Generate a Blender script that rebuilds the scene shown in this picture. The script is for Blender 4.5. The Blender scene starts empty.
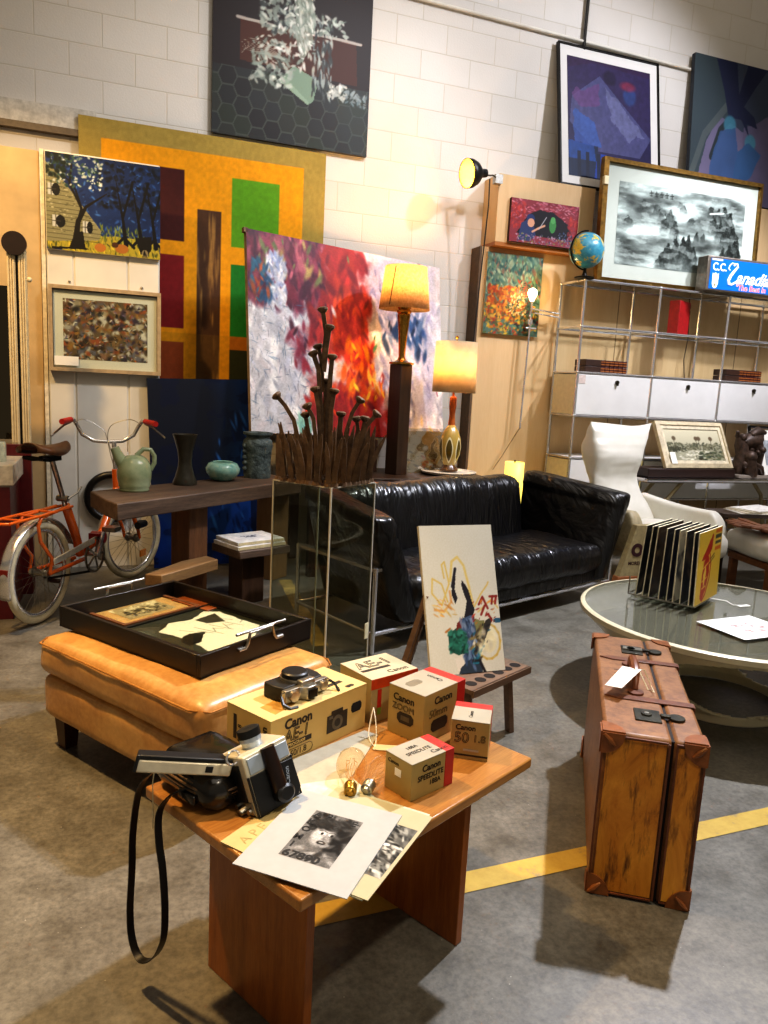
import bpy, bmesh, math, random
import numpy as np
from mathutils import Vector, Matrix, noise as mnoise

SC = bpy.context.scene
COL = SC.collection
PI = math.pi
def R(d): return math.radians(d)

# ---------------------------------------------------------------- colours and materials
def lin(c):
    if isinstance(c, str):
        c = c.lstrip('#'); c = [int(c[i:i+2], 16)/255 for i in (0, 2, 4)]
    return tuple((x/12.92 if x <= 0.04045 else ((x+0.055)/1.055)**2.4) for x in c[:3])
def rgb(c):
    c = c.lstrip('#'); return np.array([int(c[i:i+2], 16)/255 for i in (0, 2, 4)])

class NT:
    def __init__(s, name):
        s.m = bpy.data.materials.new(name); s.m.use_nodes = True
        s.t = s.m.node_tree; s.n = s.t.nodes
        s.b = s.n['Principled BSDF']
    def node(s, typ, **kw):
        n = s.n.new(typ)
        for k, v in kw.items(): setattr(n, k, v)
        return n
    def link(s, a, b): s.t.links.new(a, b)
    def coord(s, scale=(1, 1, 1), kind='Object', rot=(0, 0, 0), loc=(0, 0, 0)):
        tc = s.node('ShaderNodeTexCoord'); mp = s.node('ShaderNodeMapping')
        mp.inputs['Scale'].default_value = scale; mp.inputs['Rotation'].default_value = rot
        mp.inputs['Location'].default_value = loc
        s.link(tc.outputs[kind], mp.inputs['Vector']); return mp.outputs['Vector']
    def noise(s, vec, scale=5, detail=4, rough=.6, dist=0):
        n = s.node('ShaderNodeTexNoise'); n.inputs['Scale'].default_value = scale
        n.inputs['Detail'].default_value = detail; n.inputs['Roughness'].default_value = rough
        n.inputs['Distortion'].default_value = dist
        s.link(vec, n.inputs['Vector']); return n.outputs['Fac']
    def ramp(s, fac, stops):
        r = s.node('ShaderNodeValToRGB'); e = r.color_ramp.elements
        while len(e) < len(stops): e.new(.5)
        for i, (p, c) in enumerate(stops):
            e[i].position = p; e[i].color = (*lin(c), 1)
        s.link(fac, r.inputs['Fac']); return r.outputs['Color']
    def mix(s, fac, a, b, blend='MIX'):
        m = s.node('ShaderNodeMix', data_type='RGBA', blend_type=blend)
        for sock, v in ((m.inputs[0], fac), (m.inputs[6], a), (m.inputs[7], b)):
            if hasattr(v, 'links'): s.link(v, sock)
            elif isinstance(v, (int, float)): sock.default_value = v
            else: sock.default_value = (*lin(v), 1)
        return m.outputs[2]
    def bump(s, h, strength=.3, dist=.01):
        b = s.node('ShaderNodeBump'); b.inputs['Strength'].default_value = strength
        b.inputs['Distance'].default_value = dist
        s.link(h, b.inputs['Height']); s.link(b.outputs['Normal'], s.b.inputs['Normal'])
    def base(s, v):
        i = s.b.inputs['Base Color']
        if hasattr(v, 'links'): s.link(v, i)
        else: i.default_value = (*lin(v), 1)
    def set(s, **kw):
        for k, v in kw.items():
            s.b.inputs[{'rough': 'Roughness', 'metal': 'Metallic', 'trans': 'Transmission Weight', 'ior': 'IOR',
                        'alpha': 'Alpha', 'coat': 'Coat Weight', 'spec': 'Specular IOR Level', 'emis': 'Emission Strength'}[k]].default_value = v

MATS = {}
def plain(name, c, rough=.5, metal=0, var=.12, scale=30, bump=0, coat=0, spec=.5):
    """simple surface with a faint procedural variation"""
    if name in MATS: return MATS[name]
    t = NT(name); v = t.coord()
    n = t.noise(v, scale, 3)
    dark = tuple(max(0, x*(1-var)) for x in rgb(c)); lite = tuple(min(1, x*(1+var*.6)) for x in rgb(c))
    t.base(t.ramp(n, [(.3, hexs(dark)), (.7, hexs(lite))]))
    t.set(rough=rough, metal=metal, coat=coat, spec=spec)
    if bump: t.bump(n, bump, .004)
    MATS[name] = t.m; return t.m
def hexs(c): return '#%02x%02x%02x' % tuple(int(round(max(0, min(1, x))*255)) for x in c)
def emit(name, c, strength, c2=None):
    t = NT(name); t.base(c); t.b.inputs['Emission Color'].default_value = (*lin(c2 or c), 1); t.set(emis=strength, rough=.6)
    MATS[name] = t.m; return t.m
def glass(name, c='#ffffff', rough=0.0, alpha=.03, spec=.5):
    """thin clear sheet: mostly transparent with a gloss, works for any view"""
    t = NT(name); t.n.remove(t.b)
    tr = t.node('ShaderNodeBsdfTransparent'); tr.inputs[0].default_value = (*lin(c), 1)
    gl = t.node('ShaderNodeBsdfGlossy'); gl.inputs['Roughness'].default_value = rough
    lw = t.node('ShaderNodeLayerWeight'); lw.inputs['Blend'].default_value = .5
    pw = t.node('ShaderNodeMath', operation='POWER'); pw.inputs[1].default_value = 4.5; t.link(lw.outputs['Facing'], pw.inputs[0])
    mx = t.node('ShaderNodeMath', operation='MULTIPLY_ADD'); mx.inputs[1].default_value = .75*spec; mx.inputs[2].default_value = alpha
    t.link(pw.outputs[0], mx.inputs[0])
    ms = t.node('ShaderNodeMixShader'); t.link(mx.outputs[0], ms.inputs[0]); t.link(tr.outputs[0], ms.inputs[1]); t.link(gl.outputs[0], ms.inputs[2])
    t.link(ms.outputs[0], t.n['Material Output'].inputs['Surface']); MATS[name] = t.m; return t.m
def wood(name, c1, c2, axis='x', scale=1, rough=.4, coat=.0, ring=7, bump=.15):
    if name in MATS: return MATS[name]
    t = NT(name)
    sc = {'x': (1.2, 14, 14), 'y': (14, 1.2, 14), 'z': (14, 14, 1.2)}[axis]
    v = t.coord(tuple(a*scale for a in sc))
    n1 = t.noise(v, ring*.35, 6, .65, .4); v2 = t.coord(tuple(a*scale*3 for a in sc)); n2 = t.noise(v2, 8, 3)
    m = t.mix(.35, t.ramp(n1, [(.3, c1), (.62, c2)]), t.ramp(n2, [(.35, c1), (.7, c2)]))
    t.base(m); t.set(rough=rough, coat=coat); t.bump(n2, bump, .002)
    MATS[name] = t.m; return t.m

# ---------------------------------------------------------------- things and parts
def tag(o, label=None, cat=None, group=None, kind=None):
    if label: o['label'] = label
    if cat: o['category'] = cat
    if group: o['group'] = group
    if kind: o['kind'] = kind
    return o
def thing(name, label, cat, loc=(0, 0, 0), yaw=0, group=None, rot=None):
    o = bpy.data.objects.new(name, None); COL.objects.link(o)
    o.empty_display_size = .05; o.location = loc
    o.rotation_euler = rot if rot else (0, 0, R(yaw))
    return tag(o, label, cat, group)

class MB:
    """mesh builder: collects shapes, links them as ONE object"""
    def __init__(s): s.v = []; s.f = []; s.M = Matrix()
    def add(s, vs, fs):
        o = len(s.v); s.v += [tuple(s.M @ Vector(p)) for p in vs]; s.f += [tuple(i+o for i in f) for f in fs]; return s
    def at(s, loc=(0, 0, 0), yaw=0, rot=None):
        s.M = Matrix.Translation(loc) @ ((Matrix.Rotation(R(rot[2]), 4, 'Z') @ Matrix.Rotation(R(rot[1]), 4, 'Y') @ Matrix.Rotation(R(rot[0]), 4, 'X')) if rot else Matrix.Rotation(R(yaw), 4, 'Z')); return s
    def box(s, x0, y0, z0, x1, y1, z1):
        vs = [(x, y, z) for x in (x0, x1) for y in (y0, y1) for z in (z0, z1)]
        return s.add(vs, [(0, 1, 3, 2), (4, 6, 7, 5), (0, 4, 5, 1), (2, 3, 7, 6), (0, 2, 6, 4), (1, 5, 7, 3)])
    def bar(s, p0, p1, w, h, up=(0, 0, 1)):
        p0, p1 = Vector(p0), Vector(p1); d = (p1-p0).normalized(); a = d.cross(Vector(up))
        if a.length < 1e-4: a = d.cross(Vector((1, 0, 0)))
        a.normalize(); b = a.cross(d)
        vs = [p+a*(w/2*i)+b*(h/2*j) for p in (p0, p1) for i in (-1, 1) for j in (-1, 1)]
        return s.add(vs, [(0, 1, 3, 2), (4, 6, 7, 5), (0, 4, 5, 1), (2, 3, 7, 6), (0, 2, 6, 4), (1, 5, 7, 3)])
    def tube(s, pts, r, seg=8, closed=False, cap=True):
        P = [Vector(p) for p in pts]; n = len(P)
        rs = r if isinstance(r, (list, tuple)) else [r]*n
        T = []
        for i in range(n):
            a = P[(i-1) % n] if (closed or i) else P[i]; b = P[(i+1) % n] if (closed or i < n-1) else P[i]
            T.append((b-a).normalized())
        u = T[0].orthogonal().normalized(); vs = []; fs = []
        for i in range(n):
            u = (u-T[i]*u.dot(T[i])); u = u.normalized() if u.length > 1e-6 else T[i].orthogonal().normalized()
            w = T[i].cross(u)
            for k in range(seg):
                a = 2*PI*k/seg; vs.append(P[i]+(u*math.cos(a)+w*math.sin(a))*rs[i])
        for i in range(n if closed else n-1):
            j = (i+1) % n
            for k in range(seg):
                l = (k+1) % seg; fs.append((i*seg+k, i*seg+l, j*seg+l, j*seg+k))
        if cap and not closed:
            fs.append(tuple(range(seg))[::-1]); fs.append(tuple((n-1)*seg+k for k in range(seg)))
        return s.add(vs, fs)
    def cyl(s, p0, p1, r0, r1=None, seg=20): return s.tube([p0, p1], [r0, r0 if r1 is None else r1], seg)
    def lathe(s, prof, c=(0, 0, 0), seg=32, axis='z', close=True):
        vs = []; fs = []; n = len(prof)
        for r, z in prof:
            for k in range(seg):
                a = 2*PI*k/seg; x, y = r*math.cos(a), r*math.sin(a)
                p = {'z': (x, y, z), 'y': (x, z, y), 'x': (z, x, y)}[axis]
                vs.append((p[0]+c[0], p[1]+c[1], p[2]+c[2]))
        for i in range(n-1):
            for k in range(seg):
                l = (k+1) % seg; fs.append((i*seg+k, i*seg+l, (i+1)*seg+l, (i+1)*seg+k))
        if close:
            if prof[0][0] > 1e-5: fs.append(tuple(range(seg))[::-1])
            if prof[-1][0] > 1e-5: fs.append(tuple((n-1)*seg+k for k in range(seg)))
        return s.add(vs, fs)
    def ball(s, c, r, sc=(1, 1, 1), seg=16, rings=10):
        vs = []; fs = []
        for i in range(rings+1):
            t = PI*i/rings
            for k in range(seg):
                a = 2*PI*k/seg
                vs.append((c[0]+r*sc[0]*math.sin(t)*math.cos(a), c[1]+r*sc[1]*math.sin(t)*math.sin(a), c[2]+r*sc[2]*math.cos(t)))
        for i in range(rings):
            for k in range(seg):
                l = (k+1) % seg; fs.append((i*seg+k, (i+1)*seg+k, (i+1)*seg+l, i*seg+l))
        return s.add(vs, fs)
    def prism(s, poly, z0, z1, ax='z'):
        n = len(poly)
        def P(x, y, z): return {'z': (x, y, z), 'y': (x, z, y), 'x': (z, x, y)}[ax]
        vs = [P(x, y, z0) for x, y in poly]+[P(x, y, z1) for x, y in poly]
        fs = [tuple(range(n))[::-1], tuple(range(n, 2*n))]+[(i, (i+1) % n, n+(i+1) % n, n+i) for i in range(n)]
        return s.add(vs, fs)
    def surf(s, fn, nu, nv, cu=False, cv=False, keep=None):
        vs = []; fs = []
        U = nu if cu else nu+1; V = nv if cv else nv+1
        for j in range(V):
            for i in range(U): vs.append(fn(i/nu, j/nv))
        for j in range(nv):
            for i in range(nu):
                if keep and not keep((i+.5)/nu, (j+.5)/nv): continue
                a, b = i, (i+1) % U if cu else i+1; c, d = j, (j+1) % V if cv else j+1
                fs.append((c*U+a, c*U+b, d*U+b, d*U+a))
        return s.add(vs, fs)
    def cushion(s, sx, sy, sz, r=.04, puff=.02, wr=.004, n=14, seed=0, wscale=9, stretch=(1, 1, 1), sides=0):
        """soft rounded block centred on the origin"""
        hx, hy, hz = sx/2, sy/2, sz/2
        bm = bmesh.new(); bmesh.ops.create_cube(bm, size=2)
        bmesh.ops.subdivide_edges(bm, edges=bm.edges[:], cuts=n, use_grid_fill=True)
        r = min(r, hx*.98, hy*.98, hz*.98)
        vs = []
        for v in bm.verts:
            # denser samples towards the edges
            p = Vector(((math.sin(v.co.x*PI/2)*hx), (math.sin(v.co.y*PI/2)*hy), (math.sin(v.co.z*PI/2)*hz)))
            q = Vector((max(-hx+r, min(hx-r, p.x)), max(-hy+r, min(hy-r, p.y)), max(-hz+r, min(hz-r, p.z))))
            d = p-q
            if d.length > 1e-7: p = q+d.normalized()*r
            fx, fy, fz = 1-(p.x/hx)**2, 1-(p.y/hy)**2, 1-(p.z/hz)**2
            nn = d.normalized() if d.length > 1e-7 else Vector((0, 0, 0))
            p.z += puff*max(0, fx)**.6*max(0, fy)**.6*(1 if v.co.z > 0 else -.3)*min(1, abs(p.z)/hz)
            if sides: p.y += sides*fx*fz*(1 if p.y > 0 else -1)*min(1, abs(p.y)/hy)
            w = mnoise.fractal(Vector((p.x*stretch[0], p.y*stretch[1], p.z*stretch[2]))*wscale+Vector((seed*7.3, seed*3.1, 0)), .8, 2, 4)
            p += nn*w*wr
            vs.append(p)
        bm.verts.ensure_lookup_table(); bm.verts.index_update()
        fs = [tuple(v.index for v in f.verts) for f in bm.faces]; bm.free()
        return s.add(vs, fs)
    def build(s, name, mat, parent=None, smooth=35, bevel=0, loc=None, rot=None, solid=0, sub=0, fix=True):
        me = bpy.data.meshes.new(name); me.from_pydata(s.v, [], s.f); me.validate()
        if fix:
            bm = bmesh.new(); bm.from_mesh(me); bmesh.ops.recalc_face_normals(bm, faces=bm.faces[:]); bm.to_mesh(me); bm.free()
        o = bpy.data.objects.new(name, me); COL.objects.link(o)
        me.materials.append(mat)
        if smooth:
            me.polygons.foreach_set('use_smooth', [True]*len(me.polygons)); me.set_sharp_from_angle(angle=R(smooth))
        if loc: o.location = loc
        if rot: o.rotation_euler = [R(a) for a in rot]
        if parent: o.parent = parent
        if bevel:
            b = o.modifiers.new('Bevel', 'BEVEL'); b.width = bevel; b.segments = 2; b.limit_method = 'ANGLE'; b.angle_limit = R(40)
        if solid:
            m = o.modifiers.new('Solidify', 'SOLIDIFY'); m.thickness = solid; m.offset = 0
        if sub:
            m = o.modifiers.new('Subdivision', 'SUBSURF'); m.levels = sub; m.render_levels = sub
        return o

def text(name, s, size, mat, parent, loc, rot=(90, 0, 0), bold=0, shear=0, align='LEFT', outline=0, ext=.0003, sx=1):
    """lettering turned into a mesh; lies on a surface"""
    cu = bpy.data.curves.new(name, 'FONT'); cu.body = s; cu.size = size; cu.offset = bold*size; cu.shear = shear
    cu.align_x = align; cu.extrude = ext; cu.resolution_u = 4
    if outline: cu.fill_mode = 'NONE'; cu.bevel_depth = outline; cu.bevel_resolution = 0; cu.extrude = 0
    t = bpy.data.objects.new(name, cu); COL.objects.link(t)
    dg = bpy.context.evaluated_depsgraph_get(); dg.update()
    me = bpy.data.meshes.new_from_object(t.evaluated_get(dg), depsgraph=dg)
    bpy.data.objects.remove(t); bpy.data.curves.remove(cu)
    me.materials.clear(); me.materials.append(mat); me.name = name
    o = bpy.data.objects.new(name, me); COL.objects.link(o)
    o.location = loc; o.rotation_euler = [R(a) for a in rot]; o.scale = (sx, 1, 1)
    if parent: o.parent = parent
    return o

def dup(root, loc=None, yaw=None, label=None, group=None, rot=None):
    r = root.copy(); COL.objects.link(r)
    if loc: r.location = loc
    if yaw is not None: r.rotation_euler = (0, 0, R(yaw))
    if rot: r.rotation_euler = rot
    if label: r['label'] = label
    if group: r['group'] = group
    for ch in list(root.children):
        c = ch.copy(); COL.objects.link(c); c.parent = r
        for g in ch.children:
            d = g.copy(); COL.objects.link(d); d.parent = c
    return r

# ---------------------------------------------------------------- painted surfaces
class Art:
    """a painted rectangle: colours worked out per cell, carried by a vertex colour grid. u,v in 0..1, v downwards"""
    def __init__(s, w, h, n, base='#ffffff', seed=0):
        s.w, s.h = w, h; m = max(w, h); s.nx = max(8, int(n*w/m)); s.ny = max(8, int(n*h/m))
        s.asp = w/h
        s.u, s.v = np.meshgrid(np.linspace(0, 1, s.nx), np.linspace(0, 1, s.ny))
        s.c = np.zeros((s.ny, s.nx, 3)); s.c[:] = rgb(base); s.rng = np.random.RandomState(seed)
    def noise(s, su, sv, seed=0, octv=4, rough=.55):
        r = np.random.RandomState(seed); out = np.zeros_like(s.u); amp = 1; tot = 0
        for o in range(octv):
            gx, gy = int(su*2**o)+2, int(sv*2**o)+2
            g = r.rand(gy+1, gx+1)
            x = np.clip(s.u, 0, 1)*(gx-1); y = s.v*(gy-1); xi = x.astype(int); yi = y.astype(int)
            fx = x-xi; fy = y-yi; fx = fx*fx*(3-2*fx); fy = fy*fy*(3-2*fy)
            a = g[yi, xi]*(1-fx)+g[yi, xi+1]*fx; b = g[yi+1, xi]*(1-fx)+g[yi+1, xi+1]*fx
            out += amp*(a*(1-fy)+b*fy); tot += amp; amp *= rough
        return out/tot
    def mixin(s, c, m):
        m = np.clip(m, 0, 1)[..., None]; c = rgb(c) if isinstance(c, str) else c
        s.c = s.c*(1-m)+c*m; return s
    def inpoly(s, pts, wob=0, seed=1):
        x, y = s.u, s.v
        if wob: x = x+(s.noise(9, 9, seed)-.5)*wob; y = y+(s.noise(9, 9, seed+1)-.5)*wob
        ins = np.zeros(x.shape, bool); n = len(pts)
        for i in range(n):
            x0, y0 = pts[i]; x1, y1 = pts[(i+1) % n]
            if y0 == y1: continue
            k = (y0 > y) != (y1 > y)
            ins ^= k & (x < (x1-x0)*(y-y0)/(y1-y0)+x0)
        return ins
    def poly(s, pts, c, a=1, wob=0, seed=1): return s.mixin(c, s.inpoly(pts, wob, seed)*a)
    def rect(s, u0, v0, u1, v1, c, a=1): return s.mixin(c, ((s.u >= u0) & (s.u <= u1) & (s.v >= v0) & (s.v <= v1))*a)
    def ell(s, cu, cv, ru, rv, c, a=1, soft=.02, rot=0):
        x = (s.u-cu)*s.asp; y = s.v-cv; ca, sa = math.cos(rot), math.sin(rot); x, y = x*ca+y*sa, -x*sa+y*ca
        d = np.sqrt((x/(ru*s.asp))**2+(y/rv)**2); return s.mixin(c, np.clip((1-d)/max(soft, 1e-3)+.5, 0, 1)*a)
    def stroke(s, pts, wd, c, a=1, taper=False):
        best = np.full(s.u.shape, 9.); n = len(pts)
        for i in range(n-1):
            x0, y0 = pts[i][0]*s.asp, pts[i][1]; x1, y1 = pts[i+1][0]*s.asp, pts[i+1][1]
            dx, dy = x1-x0, y1-y0; L = dx*dx+dy*dy+1e-9
            t = np.clip(((s.u*s.asp-x0)*dx+(s.v-y0)*dy)/L, 0, 1)
            d = np.hypot(s.u*s.asp-x0-t*dx, s.v-y0-t*dy)
            if taper: d = d/(1-.85*(i+t)/(n-1))
            best = np.minimum(best, d)
        px = 1/s.ny
        return s.mixin(c, np.clip((wd/2-best)/px+.5, 0, 1)*a)
    def dabs(s, n, pal, reg=(0, 0, 1, 1), size=.03, ar=2.5, ang=0, jit=1.5, a=.9, where=None, rng=None):
        r = rng or s.rng; pal = [rgb(p) for p in pal]
        for _ in range(n):
            u = r.uniform(reg[0], reg[2]); v = r.uniform(reg[1], reg[3])
            if where is not None:
                if where[int(np.clip(v, 0, .999)*s.ny), int(np.clip(u, 0, .999)*s.nx)] < r.rand(): continue
            sz = size*r.uniform(.5, 1.5); th = ang+r.uniform(-jit, jit)
            i0 = max(0, int((u-sz*ar/s.asp)*s.nx)); i1 = min(s.nx, int((u+sz*ar/s.asp)*s.nx)+2)
            j0 = max(0, int((v-sz*ar)*s.ny)); j1 = min(s.ny, int((v+sz*ar)*s.ny)+2)
            if i0 >= i1 or j0 >= j1: continue
            x = (s.u[j0:j1, i0:i1]-u)*s.asp; y = s.v[j0:j1, i0:i1]-v
            X = x*math.cos(th)+y*math.sin(th); Y = -x*math.sin(th)+y*math.cos(th)
            m = np.clip(1.6*(1-np.sqrt((X/(sz*ar))**2+(Y/sz)**2)), 0, 1)*a
            col = np.clip(pal[r.randint(len(pal))]*r.uniform(.85, 1.12), 0, 1)
            s.c[j0:j1, i0:i1] = s.c[j0:j1, i0:i1]*(1-m[..., None])+col*m[..., None]
        return s
    def grain(s, amt=.08, su=60, sv=60, seed=5):
        s.c = np.clip(s.c*(1+amt*(s.noise(su, sv, seed, 2)-.5)*2)[..., None], 0, 1); return s
    def mesh(s, name, parent=None, thick=0, edge='#ddd6c8', loc=(0, 0, 0), rot=(0, 0, 0), rough=.6, flat=False, origin='bottom', relief=0, coat=0):
        """painted face looks along -Y (or up +Z when flat); origin at the middle of the bottom edge"""
        nx, ny = s.nx, s.ny
        X = (s.u-.5)*s.w; Z = (1-s.v)*s.h if origin == 'bottom' else (.5-s.v)*s.h
        L = np.where(s.c <= .04045, s.c/12.92, ((np.clip(s.c, 0, 1)+.055)/1.055)**2.4)
        depth = -relief*(L.mean(-1)) if relief else np.zeros_like(X)
        co = np.stack([X, Z, depth*-1] if flat else [X, depth, Z], -1).reshape(-1, 3)
        idx = np.arange(nx*ny).reshape(ny, nx)
        q = np.stack([idx[1:, :-1], idx[1:, 1:], idx[:-1, 1:], idx[:-1, :-1]], -1).reshape(-1, 4)
        colr = np.concatenate([L.reshape(-1, 3), np.ones((nx*ny, 1))], 1)
        vs = co; fs = q.tolist()
        if thick:
            z0 = 0 if origin == 'bottom' else -s.h/2
            eps = .0006; b = []
            for x in (-s.w/2, s.w/2):
                for y in (eps, thick):
                    for z in (z0, z0+s.h): b.append((x, z, -y) if flat else (x, y, z))
            o = len(vs); vs = np.concatenate([vs, np.array(b)])
            fs += [tuple(i+o for i in f) for f in ((0, 1, 3, 2), (4, 6, 7, 5), (0, 4, 5, 1), (2, 3, 7, 6), (0, 2, 6, 4), (1, 5, 7, 3))]
            colr = np.concatenate([colr, np.tile(np.array([[*lin(edge), 1]]), (8, 1))])
        me = bpy.data.meshes.new(name); me.from_pydata([tuple(p) for p in vs], [], fs)
        at = me.color_attributes.new('Paint', 'FLOAT_COLOR', 'POINT'); at.data.foreach_set('color', colr.astype(np.float32).ravel())
        o = bpy.data.objects.new(name, me); COL.objects.link(o)
        me.materials.append(paintmat(rough, coat))
        o.location = loc; o.rotation_euler = [R(a) for a in rot]
        if parent: o.parent = parent
        return o
def paintmat(rough=.6, coat=0):
    key = 'paint%.2f%.2f' % (rough, coat)
    if key in MATS: return MATS[key]
    t = NT('painted_surface'); a = t.node('ShaderNodeAttribute', attribute_name='Paint')
    n = t.noise(t.coord(), 160, 2)
    t.base(t.mix(.10, a.outputs['Color'], t.ramp(n, [(.3, '#000000'), (.7, '#ffffff')]), 'OVERLAY'))
    t.set(rough=rough, coat=coat, spec=.3); t.bump(n, .12, .001); MATS[key] = t.m; return t.m
def frame_mb(w, h, fw, y0, y1, lip=0):
    """rectangular picture frame, bottom middle at origin, outer size w,h"""
    m = MB()
    o = [(-w/2, 0), (w/2, 0), (w/2, h), (-w/2, h)]; i = [(-w/2+fw, fw), (w/2-fw, fw), (w/2-fw, h-fw), (-w/2+fw, h-fw)]
    for k in range(4):
        l = (k+1) % 4
        vs = [(o[k][0], y0+lip, o[k][1]), (o[l][0], y0+lip, o[l][1]), (i[l][0], y0, i[l][1]), (i[k][0], y0, i[k][1]),
              (o[k][0], y1, o[k][1]), (o[l][0], y1, o[l][1]), (i[l][0], y1, i[l][1]), (i[k][0], y1, i[k][1])]
        m.add(vs, [(0, 1, 2, 3), (4, 7, 6, 5), (0, 4, 5, 1), (3, 2, 6, 7), (0, 3, 7, 4), (1, 5, 6, 2)])
    return m
def ribbon(pts, w, th, wd):
    m = MB(); n = len(pts); P_ = [Vector(p) for p in pts]; vs = []
    for i in range(n):
        d = (P_[min(i+1, n-1)]-P_[max(i-1, 0)]).normalized(); a_ = Vector(wd[i] if isinstance(wd, list) else wd); a_ = (a_-d*a_.dot(d)).normalized(); b_ = d.cross(a_)
        for q in ((-1, -1), (1, -1), (1, 1), (-1, 1)): vs.append(P_[i]+a_*w/2*q[0]+b_*th/2*q[1])
    fs = []
    for i in range(n-1):
        for k in range(4): l = (k+1) % 4; fs.append((i*4+k, i*4+l, (i+1)*4+l, (i+1)*4+k))
    fs += [(0, 1, 2, 3), tuple((n-1)*4+k for k in (3, 2, 1, 0))]; m.add(vs, fs); return m
def smoothp(pts, k=6):
    P_ = [Vector(p) for p in pts]; out = []
    for i in range(len(P_)-1):
        p0, p1, p2, p3 = P_[max(i-1, 0)], P_[i], P_[i+1], P_[min(i+2, len(P_)-1)]
        for j in range(k):
            t = j/k; out.append(.5*((2*p1)+(p2-p0)*t+(2*p0-5*p1+4*p2-p3)*t*t+(3*p1-p0-3*p2+p3)*t**3))
    return out+[P_[-1]]

# ================================================================ camera
cam = bpy.data.cameras.new('camera'); co = bpy.data.objects.new('camera', cam); COL.objects.link(co)
cam.sensor_fit = 'HORIZONTAL'; cam.sensor_width = 36; cam.lens = 36*750/768; cam.clip_start = .05; cam.clip_end = 60
yw, pt, rl = R(20.46), R(9.41), R(2.92)
fw = Vector((math.sin(yw)*math.cos(pt), math.cos(yw)*math.cos(pt), -math.sin(pt)))
r0 = Vector((math.cos(yw), -math.sin(yw), 0)); u0 = r0.cross(fw)
rr = r0*math.cos(rl)+u0*math.sin(rl); uu = -r0*math.sin(rl)+u0*math.cos(rl)
m = Matrix((rr, uu, -fw)).transposed().to_4x4(); m.translation = (0, 0, 1.25); co.matrix_world = m
SC.camera = co
SC.view_settings.view_transform = 'Standard'; SC.view_settings.look = 'None'
try: SC.view_settings.look = 'Medium High Contrast'
except TypeError: pass
SC.view_settings.exposure = 0.18

# ================================================================ shared materials
chrome = plain('chrome', '#dedee0', .2, .8, .06, 12)
steel = plain('brushed_steel', '#a9a59c', .32, 1, .15, 60)
brass = plain('brass', '#b98a3e', .25, 1, .2, 40)
black = plain('black_plastic', '#141414', .4, 0, .3, 50)
blackmetal = plain('black_metal', '#1c1a18', .35, .6, .3, 50)
white = plain('white_lacquer', '#e6e6e4', .35, 0, .03, 4)
offwhite = plain('off_white_paint', '#dcd8cc', .6, 0, .06, 6)
paper = plain('white_paper', '#f1efe8', .7, 0, .03, 9)
cream = plain('cream_paper', '#e2d8b4', .7, 0, .06, 12)
ink = plain('black_ink', '#1d1a16', .6, 0, .1)
redink = plain('red_ink', '#b8322a', .6, 0, .1)
walnut = wood('dark_walnut', '#281b13', '#432f20', 'z', 1, .4)
plyw = wood('plywood', '#c2a276', '#cfb388', 'z', .35, .6, 0, 5, .05)
glass_clear = glass('clear_glass', '#f6f9f7', 0, .02, .5)
acrylic = glass('clear_acrylic', '#eceee8', 0, .03, .6)
bulbglass = glass('bulb_glass', '#f6e8cc', 0, .06, .9)

# ================================================================ floor
t = NT('concrete_floor'); v = t.coord()
n1 = t.noise(v, .9, 6, .62, .3); n2 = t.noise(v, 7, 6, .7); n3 = t.noise(v, 60, 3, .7)
c1 = t.ramp(n1, [(.3, '#565349'), (.52, '#77746b'), (.72, '#96938a')])
c2 = t.ramp(n2, [(.28, '#453f33'), (.5, '#77746c'), (.75, '#9a978e')])
c3 = t.mix(.6, c1, c2); c4 = t.mix(.55, c3, t.ramp(n3, [(.3, '#3c3832'), (.62, '#a09d94')]), 'OVERLAY')
vo = t.node('ShaderNodeTexVoronoi'); vo.inputs['Scale'].default_value = 26; t.link(v, vo.inputs['Vector'])
c5 = t.mix(t.ramp(vo.outputs['Distance'], [(.0, '#ffffff'), (.05, '#000000')]), c4, '#c9c4b6')
sp = t.node('ShaderNodeTexNoise'); sp.inputs['Scale'].default_value = 2.3; t.link(v, sp.inputs['Vector'])
t.base(t.mix(t.ramp(sp.outputs['Fac'], [(.40, '#000000'), (.55, '#ffffff')]), c4, c5))
rg = t.node('ShaderNodeMapRange'); rg.inputs['To Min'].default_value = .28; rg.inputs['To Max'].default_value = .55
t.link(n2, rg.inputs['Value']); t.link(rg.outputs[0], t.b.inputs['Roughness']); t.bump(n3, .12, .003)
floor = MB().box(-4, -3, -.1, 9.5, 5.8, 0).build('floor', t.m, smooth=0); tag(floor, kind='structure')
t = NT('worn_yellow_paint'); v = t.coord(); n = t.noise(v, 14, 8, .75); n2 = t.noise(v, 3, 3)
t.base(t.ramp(n, [(.30, '#7d7460'), (.42, '#b8983c'), (.7, '#c8a94a')])); t.set(rough=.5)
ln = MB()
ln.v = [(.30, 1.505, .0015), (6.5, 1.66, .0015), (6.5, 1.735, .0015), (.30, 1.58, .0015)]; ln.f = [(0, 1, 2, 3)]
tag(ln.build('trim_1', t.m, smooth=0), 'worn yellow line painted across the concrete floor', kind='structure')
ln = MB(); ln.v = [(1.02, 4.6, .0015), (1.10, 4.6, .0015), (1.0, 3.35, .0015), (.92, 3.35, .0015)]; ln.f = [(0, 1, 2, 3)]
t2 = plain('faded_yellow_paint', '#a8925a', .6, 0, .25, 12)
tag(ln.build('trim_2', t2, smooth=0), 'faded yellow floor line running under the bench', kind='structure')

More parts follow.
